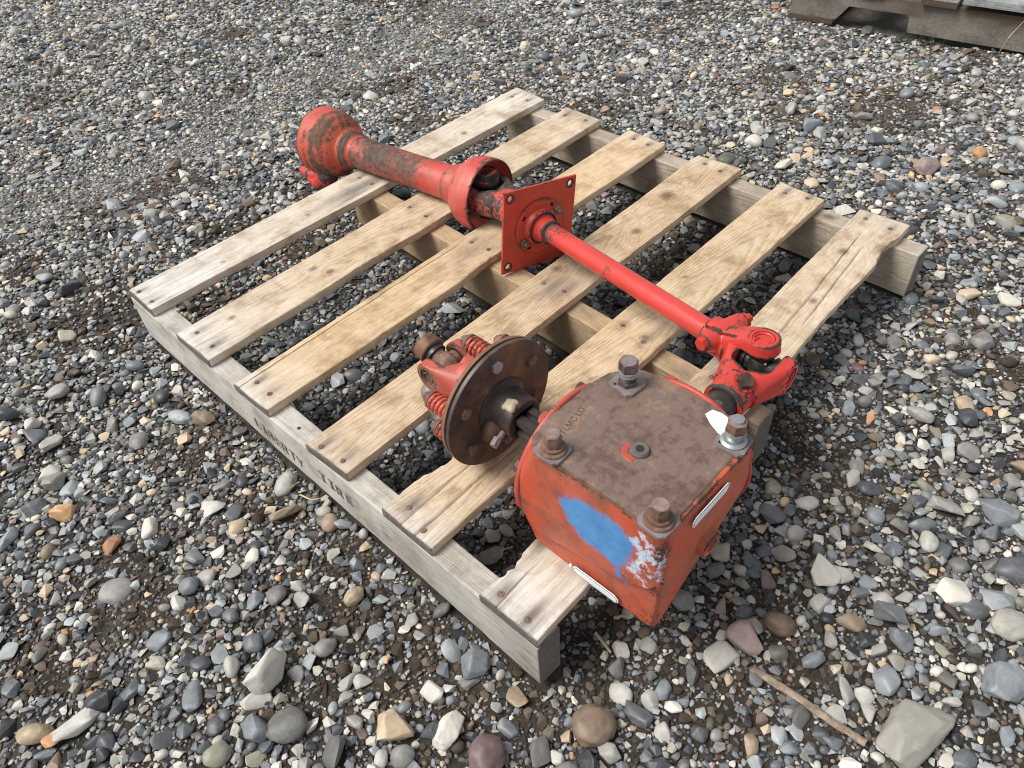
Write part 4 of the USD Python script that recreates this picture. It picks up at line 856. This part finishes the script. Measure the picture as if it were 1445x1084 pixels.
# corner plates with bolts
ztop = GZ1 + .0018
for k, (x, y, rot, tall) in enumerate([(-.4135, -.4275, 4, 0), (-.2830, -.4255, -3, 2), (-.2805, -.5625, 8, 1), (-.4135, -.5640, -2, 0)]):
    sq = CS.square((.034, .034), True).offset(-.005).offset(.005) if False else CS([[(-.017, -.012), (-.012, -.017), (.012, -.017), (.017, -.012), (.017, .012), (.012, .017), (-.012, .017), (-.017, .012)]])
    pz = MF.extrude(sq, .0036).rotate((0, 0, rot)).translate((x, y, ztop + .0002))
    if tall: pz = pz - cyl((x - .010, y + .009, 0), (x - .010, y + .009, 1), .0022, n=14)
    cp = put(gb, 'corner_plate', pz, M['washer'], smooth=30)
    z = ztop + .0038
    if tall == 0:
        put(gb, 'flange_washer', lathe([(.004, 0), (.0152, 0), (.0158, .0015), (.0150, .0030), (.0118, .0036), (.0122, .0052), (.0118, .0066), (.0080, .0070), (.0076, .0098), (.004, .0098)], 40).translate((x, y, z)), M['rust_bolt'], smooth=30)
        b_ = put(gb, 'corner_bolt', hexhead((x, y, z + .0098), (0, 0, 1), .0098, .0145, 10 + 25 * k) + cyl((x, y, z + .004), (x, y, z + .012), .0068, n=24), M['rust_bolt'], smooth=30)
        put(b_, 'bolt_head_top', cyl((x, y, z + .0240), (x, y, z + .02445), .0079, n=24), M['bolt_top'], smooth=30)
    else:
        put(gb, 'shank', uni(cyl((x, y, z - .002), (x, y, z + .034), .0066, n=24), *[lathe([(.005, 0), (.0066, 0), (.0076, .0011), (.0066, .0022), (.005, .0022)], 24).translate((x, y, z + .001 + q * .0022)) for q in range(9)]), M['zinc'] if tall == 1 else M['dark_bolt'], smooth=30)
        put(gb, 'nut', hexhead((x, y, z), (0, 0, 1), .0115, .0060, 30) if tall == 2 else lathe([(.005, 0), (.0135, 0), (.0142, .002), (.0115, .0045), (.005, .0045)], 36).translate((x, y, z)), M['dark_bolt'] if tall == 2 else M['zinc'], smooth=30)
        put(gb, 'spring_washer', lathe([(.006, 0), (.0108, 0), (.0112, .0018), (.0108, .0036), (.006, .0036)], 32).translate((x + .0005, y, z + .0135)), M['zinc'], smooth=30)
        if tall == 2: put(gb, 'washer', lathe([(.006, 0), (.0112, 0), (.0114, .0012), (.0112, .0024), (.006, .0024)], 32).translate((x, y, z + .0185)), M['zinc'], smooth=30)
        zb = z + (.0225 if tall == 2 else .0185)
        b_ = put(gb, 'corner_bolt', hexhead((x, y, zb), (0, 0, 1), .0112, .0115, 12 * k), M['dark_bolt'] if tall == 2 else M['rust_bolt'], smooth=30)
        put(b_, 'bolt_head_top', cyl((x, y, zb + .0112), (x, y, zb + .0117), .0092, n=24), M['washer'] if tall == 2 else M['bolt_top'], smooth=30)
pgx, pgy = -.3535, -.4965
M['plug'] = iron('dull_plug', [(0.3, (0.06, 0.05, 0.046)), (0.6, (0.13, 0.11, 0.10)), (0.8, (0.17, 0.13, 0.11))], 120.0, (0.5, 0.7), 0.3)
put(gb, 'filler_plug', cast(lathe([(0, 0), (.0105, 0), (.0107, .0025), (.0092, .0048), (.0046, .0048), (.0046, .0018), (0, .0018)], 44).translate((pgx, pgy, ztop)), .003, 0), M['plug'], smooth=30)
put(gb, 'plug_socket', cyl((pgx, pgy, ztop + .001), (pgx, pgy, ztop + .0050), .0050, n=6), M['greasy'], smooth=30)
put(gb, 'paint_ring', lathe([(.0085, 0), (.0150, 0), (.0145, .0004), (.0085, .0004)], 40).translate((pgx - .003, pgy + .003, ztop + .0001)) ^ box((-.46, pgy - .002, 0), (pgx + .001, -.40, 1)), M['cover'], smooth=30)
lettering('CTLMC LO', .0076, (-.3960, -.4235, ztop - .0001), A([.985, .17, 0]), A([-.17, .985, 0]), M['stamp'], gb, 'stamped_number', .0004)
# white label plates with fine print
def plate_label(o, x, y, w, h, cut, parent, rows):
    x, y = A(x, float), A(y, float); x /= np.linalg.norm(x); y = y - x * (x @ y); y /= np.linalg.norm(y); z = np.cross(x, y); Fm = np.eye(4); Fm[:3, 0], Fm[:3, 1], Fm[:3, 2], Fm[:3, 3] = x, y, z, o
    out = lambda d: CS([[(-w / 2 + d, -h / 2 + cut + d * .4), (-w / 2 + cut + d * .4, -h / 2 + d), (w / 2 - cut - d * .4, -h / 2 + d), (w / 2 - d, -h / 2 + cut + d * .4), (w / 2 - d, h / 2 - cut - d * .4), (w / 2 - cut - d * .4, h / 2 - d), (-w / 2 + cut + d * .4, h / 2 - d), (-w / 2 + d, h / 2 - cut - d * .4)]])
    lp = put(parent, 'label_plate', tf(MF.extrude(out(0), .0008), Fm), M['label'], smooth=False)
    put(lp, 'label_border', tf(MF.extrude(out(.0013) - out(.0018), .0004).translate((0, 0, .0007)), Fm), M['ink'], smooth=False)
    rn_ = np.random.default_rng(4); dots = []
    for q, yy in enumerate(np.linspace(h * .24, -h * .24, rows)):
        xx = -w * .36
        while xx < w * .36:
            l = rn_.uniform(.0006, .0016); dots.append(tm(box((xx, yy - .00045, .0007), (xx + l, yy + .00045, .00095)))); xx += l + rn_.uniform(.0010, .0030)
    g = trimesh.util.concatenate(dots); g.apply_transform(Fm); put(lp, 'label_print', g, M['fine_print'], smooth=False)
plate_label((GX0 - .0010, -.5035, .1215), (0, -1, .02), (-.08, 0, 1), .066, .0165, .005, gb, 3)
plate_label((-.3475, GY0 - .0008, .2610), (1, .0, .04), (0, 0, 1), .066, .0160, .005, gb, 3)
put(gb, 'label_rivet', ball((GX0 - .001, -.4662, .1215), .0022, 10), M['label'], smooth=True)
# torn paper tag lying on the top beside the near right bolt
pp = Polygon([(-.2676, -.5196), (-.2574, -.5221), (-.2550, -.5330), (-.2584, -.5457), (-.2700, -.5500), (-.2870, -.5560), (-.2790, -.5400), (-.2745, -.5300)]).buffer(-.001).buffer(.001)
pv, pf = trimesh.creation.triangulate_polygon(pp, engine='earcut'); pv, pf = trimesh.remesh.subdivide_to_size(np.column_stack([pv, np.zeros(len(pv))]), pf, .004)
pv[:, 2] = ztop + .0022 + .003 * np.sin((pv[:, 0] + .287) * 60) ** 2 + .0022 * np.clip((-.535 - pv[:, 1]) / .02, 0, 1)
pv2 = pv - [0, 0, .0004]
tag_ = put('/World', 'paper_tag', trimesh.Trimesh(np.vstack([pv, pv2]), np.vstack([pf, pf[:, ::-1] + len(pv)]), process=False), M['paper'], smooth=False, label='torn white scrap of paper caught on the gearbox top', category='paper')

# ------------------------------------------------------------------ the slip clutch
sc_ = thing('slip_clutch', 'rusty disc slip clutch with red springs on the short shaft of the gearbox', 'slip clutch')
DX, DZ = -.343, .1963; DR = .0908; DY = -.2750
def ydisc(y0, y1, r, n=96): return cyl((DX, y0, DZ), (DX, y1, DZ), r, n=n)
put(sc_, 'front_disc', cast(ydisc(DY, DY + .0045, DR), .005, 0), M['rust_disc'], smooth=30)
put(sc_, 'disc_rim', cyl((DX, DY + .0006, DZ), (DX, DY + .0052, DZ), DR + .0004, n=96) - ydisc(DY - .01, DY + .02, DR - .0012), M['disc_rim'], smooth=30)
put(sc_, 'friction_plate', ydisc(DY + .0054, DY + .0096, DR - .0060), M['greasy'], smooth=30)
put(sc_, 'pressure_plate', cast(ydisc(DY + .0098, DY + .0145, DR - .0004), .006, 0), M['rust_edge'], smooth=30)
hubm = lathe([(.0, 0), (.0405, 0), (.0395, .003), (.0320, .008), (.0300, .020), (.0292, .039), (.0275, .042), (.0, .042)], 56)
hubm = tf(hubm, frame((DX, DY, DZ), (0, -1, 0), (1, 0, 0))) - box((DX - .0158, -.5, DZ - .0158), (DX + .0158, DY - .01, DZ + .0158))
M['hub'] = iron('oily_hub', [(0.34, (0.014, 0.011, 0.010)), (0.48, (0.034, 0.024, 0.020)), (0.58, (0.060, 0.038, 0.027)), (0.70, (0.11, 0.06, 0.032))], 50.0, (0.35, 0.7), 0.4)
put(sc_, 'hub', cast(hubm, .004, 1), M['hub'], smooth=35)
put(sc_, 'hub_lug', cast(hull(ball((DX - .030, DY - .014, DZ - .012), .015), ball((DX - .036, DY - .012, DZ - .018), .011)), .004, 1), M['rust_disc'], smooth=True)
put(sc_, 'grub_screw', hexhead((DX - .038, DY - .030, DZ - .012), (-.9, -.2, -.35), .0062, .012, 0) + cyl((DX - .025, DY - .030, DZ - .008), (DX - .040, DY - .031, DZ - .014), .0042, n=14), M['washer'], smooth=30)
gq = MF.batch_hull([ball((DX - .012 + .006 * math.cos(k), DY - .031 + .007 * math.sin(k * 1.7), DZ + .0282 + .0016 * math.sin(k * 3)), .0042 + .001 * math.sin(k * 5), 10) for k in range(5)])
put(sc_, 'grease_blob', cast(uni(gq, ball((DX - .018, DY - .026, DZ + .0262), .0042, 12), ball((DX - .006, DY - .034, DZ + .0288), .0038, 12)), .002, 2), M['grease'], smooth=True)
SPR = (28, 86, 161, 208, 273, 333)
for k in range(6):
    a = math.radians(33 + 60 * k); c = A([DX + .0685 * math.cos(a), DY, DZ + .0685 * math.sin(a)]); nt_ = 15 * k
    bolt(sc_, c, (0, -1, 0), .0082 if k != 1 else .0088, .0050, M['zinc'] if k == 1 else M['rust_bolt'], 'clutch_bolt', nt_)
    a = math.radians(SPR[k]); c = A([DX + .0700 * math.cos(a), DY - .004, DZ + .0700 * math.sin(a)])
    put(sc_, 'spring_bolt', uni(cyl(c + A([0, .02, 0]), c + A([0, .0715, 0]), .0048, n=16), hexhead(c + A([0, .0595, 0]), (0, 1, 0), .0088, .0075, 25 + nt_), cyl(c + A([0, .0565, 0]), c + A([0, .0598, 0]), .0125, n=24)), M['rust_bolt'], smooth=30)
    th = np.linspace(0, 2 * math.pi * 4.6, 92); path = np.column_stack([c[0] + .0100 * np.cos(th), c[1] + .0235 + .0315 * th / th[-1], c[2] + .0100 * np.sin(th)])
    cir = Polygon([(.0030 * math.cos(q), .0031 * math.sin(q)) for q in np.linspace(0, 2 * math.pi, 10)[:-1]])
    put(sc_, 'spring', trimesh.creation.sweep_polygon(cir, path, engine='earcut'), M['spring'], smooth=50)
JC = A([DX + .002, -.1690, DZ + .004]); FJ = frame(JC, (0, 1, 0), (1, 0, 0))
yj = yoke(.030, .040, .088, .040, .0225, .0150, .0165, 0, clear=.028, web=.85)
put(sc_, 'clutch_yoke', cast(tf(yj, FJ), .003, 5), M['clutch_red'], smooth=True, wear=True)
for s in (1, -1): put(sc_, 'bearing_cap', tf(cap_face(.0170, .005), FJ @ frame((s * .0352, 0, 0), (s, 0, 0), (0, 1, .5))), M['rust_bolt'], smooth=35)
FA = frame(JC, (0, .62, -.78), (1, 0, 0))                                # cross turned so that one free arm points away and up
FA = frame(JC, np.cross((1, 0, 0), (0, .80, .60)), (1, 0, 0)); arm = A([0, .95, .31])
put(sc_, 'cross', uni(cyl(JC - A([.030, 0, 0]), JC + A([.030, 0, 0]), .0125, n=24), cyl(JC - arm * .030, JC + arm * .036, .0125, n=24), ball(JC, .0178, 20)), M['rust_bolt'], smooth=35)
put(sc_, 'bearing_cup', cast(cyl(JC + arm * .028, JC + arm * .047, .0205, .0185, n=36), .003, 3), M['rust_disc'], smooth=35)
put(sc_, 'seal', cyl(JC + arm * .020, JC + arm * .028, .0165, .0150, n=32), M['shaft'], smooth=35)
put(sc_, 'seal', cyl(JC + A([.018, 0, 0]), JC + A([.0255, 0, 0]), .0165, .0150, n=32), M['greasy'], smooth=35)
low = hull(ball(JC + A([-.026, .004, -.036]), .018), ball(JC + A([-.030, -.016, -.068]), .014), ball(JC + A([-.008, .004, -.058]), .016))
put(sc_, 'loose_yoke', cast(low + cyl(JC + A([-.056, -.024, -.064]), JC + A([-.02, -.02, -.064]), .008, n=6), .004, 3), M['washer'], smooth=True)

# ------------------------------------------------------------------ stones that stand out
for q, (x, y, a, mi_, fl, sl_, yaw, tilt, rnd, lab) in enumerate(SPOTS):
    rg = np.random.default_rng(200 + q); p = at(x, y, .006)
    g = round_stone(rg, fl, 3) if rnd else facet_stone(rg, fl, .13, 1)
    g.vertices = g.vertices - g.bounds.mean(0); g.vertices = g.vertices * (2 / g.extents) * [1, sl_, fl]
    g.vertices += (meshkit.fbm(g.vertices * 5 + q, 3, 2)[:, None] - .5) * g.vertex_normals * .07
    R = trimesh.transformations.euler_matrix(tilt, tilt * .3, yaw - math.pi / 4); R[:3, :3] *= a; g.apply_transform(R)
    lowest = g.vertices[:, 2].min(); g.apply_translation([p[0], p[1], float(soil_z(p[None, :2])[0]) - lowest - .25 * a * fl])
    put('/World', 'stone', g, SM[mi_], smooth=(True if rnd else 26), label=lab, category='stone', group='bigger stones lying loose on the gravel')

# ------------------------------------------------------------------ the old dark pallet in the far right corner
OW = lambda nm, k: wood(nm, sc((.20, .165, .12), k), sc((.11, .085, .06), k), sc((.19, .18, .165), k), .25, (k * 3, 2, k), ring=260, contrast=.6, stain_col=(.085, .060, .042))
op = thing('old_pallet', 'dark weathered pallet with a notched runner in the far right corner', 'pallet')
O = A([1.622, .380, .003]); E1 = A([.147, -.989, 0]); E2 = A([.989, .147, 0])
oldw = OW('old_runner_wood', 1.0)
def old_runner(off, mat, seed):
    prof = [(0, .017), (.140, .017), (.150, .024), (.176, .060), (.345, .060), (.352, .052), (.356, .012), (.80, .006), (.804, .058), (1.02, .058), (1.03, .008), (1.2, .008), (1.2, .096), (0, .096)]
    g = MF.extrude(CS([prof]), .042).refine_to_length(.012); g = tm(g); v = g.vertices
    n = (meshkit.fbm(np.column_stack([v[:, 0] * 6, v[:, 1] * 60, v[:, 2] * 30 + seed]), 4, seed) - .5) * .006
    w = O + np.outer(v[:, 0], E1) + np.outer(v[:, 2] + off + n * .6, E2); w[:, 2] = v[:, 1] + n * .5
    loc = v.copy()
    def at_(q):
        s = (q - O) @ E1; h = q[:, 2]
        st = np.clip(1.5 * (meshkit.fbm(np.column_stack([s * 7, h * 20, s * 0 + seed]), 3, 4) - .52) * 3 * (h > .055), 0, .9)
        return {'ring': np.sqrt((h - .02) ** 2 + .0004) + s * .03 + .012 * meshkit.fbm(np.column_stack([s * 3, h * 9, s * 0]), 2, 2), 'grey': .35 + 0 * s, 'stain': st, 'knot': 0 * s}
    return put(op, 'runner', trimesh.Trimesh(w, g.faces[:, ::-1] if np.linalg.det(np.column_stack([E1, [0, 0, 1], E2])) < 0 else g.faces, process=False), mat, smooth=35, attrs=at_)
old_runner(.0, oldw, 3); old_runner(.50, oldw, 4)
def old_board(s0, s1, z0, z1, a, b, nm, k, seed, name='deck_board'):
    q = lambda s, e: tuple((O + E1 * s + E2 * e)[:2])
    g, at_ = plank(q(s0, a), q(s1, a), q(s0 + .004, b), q(s1 + .004, b), z0, z1, seed=seed, ns=60, nt=10, rough=.0016, greyend=(.3, .3), greyall=.5, stains=[(.05, .0, .12, .04, .5)])
    put(op, name, g, OW(nm, k), smooth=40, attrs=at_)
old_board(0.0, .136, .0, .0165, -.004, 1.0, 'old_board_wood_1', .75, 71, 'bottom_board')
old_board(.000, .100, .0965, .1125, -.012, 1.0, 'old_board_wood_2', 1.0, 72)
old_board(.165, .262, .0965, .1125, -.010, 1.0, 'old_board_wood_3', 1.15, 73)
old_board(.375, .470, .0965, .1125, -.016, 1.0, 'old_board_wood_4', 1.3, 74)
old_board(.575, .700, .0965, .1125, .06, 1.0, 'old_board_wood_5', .8, 75)
old_board(.800, .900, .0965, .1125, .06, 1.0, 'old_board_wood_6', 1.0, 76)
old_board(1.05, 1.19, .0965, .1125, .06, 1.0, 'old_board_wood_7', 1.0, 77)
q = lambda s, e: tuple((O + E1 * s + E2 * e)[:2])
g, at_ = plank(q(.480, -.020), q(.480, .13), q(1.30, -.028), q(1.30, .122), .1130, .1330, seed=81, ns=70, nt=12, rough=.0014, greyend=(.3, .3), greyall=.95)
put('/World', 'loose_plank', g, wood_y('loose_plank_wood', (.30, .30, .30), (.20, .20, .20), (.31, .32, .33), .6, (4, 4, 4), ring=240, contrast=.5), smooth=40, attrs=at_, label='bluish grey weathered plank laid on the dark old pallet', category='plank')

# ------------------------------------------------------------------ stick, straws, grass
def stalk(pts, r, mat, name, lab, cat, sides=7, flat=1.0, taper=.5, wob=.0):
    P_ = A(pts, float); t = np.linspace(0, 1, 26); u = np.linspace(0, 1, len(P_)); C_ = np.stack([np.interp(t, u, P_[:, k]) for k in range(3)], 1)
    for _ in range(3): C_[1:-1] = (C_[:-2] + 2 * C_[1:-1] + C_[2:]) / 4
    d = np.gradient(C_, axis=0); d /= np.linalg.norm(d, axis=1, keepdims=True); x = np.cross(d, [0, 0, 1.0]); x /= np.linalg.norm(x, axis=1, keepdims=True) + 1e-9; y = np.cross(x, d)
    ang = np.arange(sides) * 2 * np.pi / sides; rr = r * (1 - (1 - taper) * t)[:, None] * (1 + wob * (meshkit.fbm(np.stack([np.repeat(t[:, None] * 14, sides, 1), np.cos(ang)[None] + 0 * t[:, None], np.sin(ang)[None] + 0 * t[:, None]], -1), 3, 5) - .5))
    V = C_[:, None] + rr[..., None] * (np.cos(ang)[None, :, None] * x[:, None] + flat * np.sin(ang)[None, :, None] * y[:, None]); n, m_ = len(C_), sides
    i, j = np.meshgrid(np.arange(n - 1), np.arange(m_), indexing='ij'); F = np.stack([i * m_ + j, i * m_ + (j + 1) % m_, (i + 1) * m_ + (j + 1) % m_, (i + 1) * m_ + j], -1).reshape(-1, 4)
    F = np.vstack([F[:, [0, 1, 2]], F[:, [0, 2, 3]]]); V = V.reshape(-1, 3); caps = []
    for e in (0, n - 1):
        for k in range(1, m_ - 1): f = [e * m_, e * m_ + k, e * m_ + k + 1]; caps.append(f[::-1] if e == 0 else f)
    g = trimesh.Trimesh(V, np.vstack([F, caps]), process=False); trimesh.repair.fix_normals(g)
    put('/World', name, g, mat, smooth=40, label=lab, category=cat)
M['stick'] = iron('weathered_stick', [(0.36, (0.085, 0.058, 0.042)), (0.47, (0.21, 0.155, 0.115)), (0.55, (0.30, 0.23, 0.175)), (0.66, (0.42, 0.34, 0.26))], 190.0, (0.75, 0.9), 0.9)
M['straw'] = plain('dry_straw', (0.50, 0.37, 0.19), 0.7, 0, .3)
g3 = lambda x, y, h: at(x, y, float(soil_z(at(x, y, 0)[None, :2])[0]) + h)
stalk([g3(1061, 943, .010), g3(1120, 980, .011), g3(1170, 1016, .012), g3(1222, 1049, .012)], .0054, M['stick'], 'stick', 'brown weathered flat stick lying in the dirt at the lower right', 'stick', 9, .45, .8, .9)
stalk([g3(840, 893, .007), g3(852, 908, .008), g3(862, 921, .007)], .0022, M['straw'], 'straw', 'short straw coloured splinter on the soil left of the gearbox foot', 'straw', 6, .6, .7)
stalk([g3(690, 786, .009), g3(713, 775, .016), g3(724, 771, .018)], .0012, M['straw'], 'straw', 'thin dry straw in the gap between the last two boards', 'straw', 5, .8, .5)
stalk([g3(408, 690, .008), g3(416, 684, .009), g3(423, 680, .008)], .0022, M['stick'], 'straw', 'reddish brown twig bit below the stencilled runner', 'twig', 6, .8, .7)
stalk([g3(423, 698, .008), g3(440, 706, .012), g3(458, 702, .011)], .0013, M['straw'], 'straw', 'bent pale straw lying against the stencilled runner', 'straw', 5, .8, .4)
stalk([g3(866, 872, .008), g3(878, 869, .009), g3(888, 868, .008)], .0022, M['straw'], 'straw', 'short pale wood splinter beneath the gearbox label', 'straw', 6, .6, .8)
stalk([g3(1408, 80, .0), g3(1410, 74, .04), at(1424, 52, .09), at(1445, 30, .10)], .0016, M['straw'], 'grass_stalk', 'single dry grass stalk bending in front of the old dark pallet', 'grass stalk', 5, 1.0, .4)
M['grass'] = usdkit.material(stage, LK + 'grass_green', {'oi': ('geometry', {}), 'r': ('rgb_ramp', {'ramp': [(0.0, (0.030, 0.045, 0.010)), (1.0, (0.085, 0.105, 0.025))]}), 'p': ('principled_bsdf', {'roughness': 0.6})},
    [('oi.random_per_island', 'r.fac'), ('r.color', 'p.base_color')], surface='p.BSDF')
rg = np.random.default_rng(77); bl_ = []
base = O + E1 * .405 - E2 * .012
for k in range(130):
    b0 = base + E1 * rg.normal(0, .035) - E2 * abs(rg.normal(0, .014)); b0[2] = float(soil_z(b0[None, :2])[0]); a_ = rg.uniform(0, 6.28); h = rg.uniform(.012, .034); ln = rg.uniform(.004, .02); w_ = .0011
    t_ = A([math.cos(a_), math.sin(a_), 0]); s_ = A([-math.sin(a_), math.cos(a_), 0]) * w_
    m1 = b0 + t_ * ln * .4 + A([0, 0, h * .6]); m2 = b0 + t_ * ln + A([0, 0, h])
    bl_.append(trimesh.Trimesh([b0 - s_, b0 + s_, m1 + s_ * .8, m1 - s_ * .8, m2], [(0, 1, 2), (0, 2, 3), (3, 2, 4)], process=False))
put('/World', 'grass_tuft', trimesh.util.concatenate(bl_), M['grass'], smooth=False, label='small mossy green grass tuft at the foot of the old dark pallet', category='grass tuft')
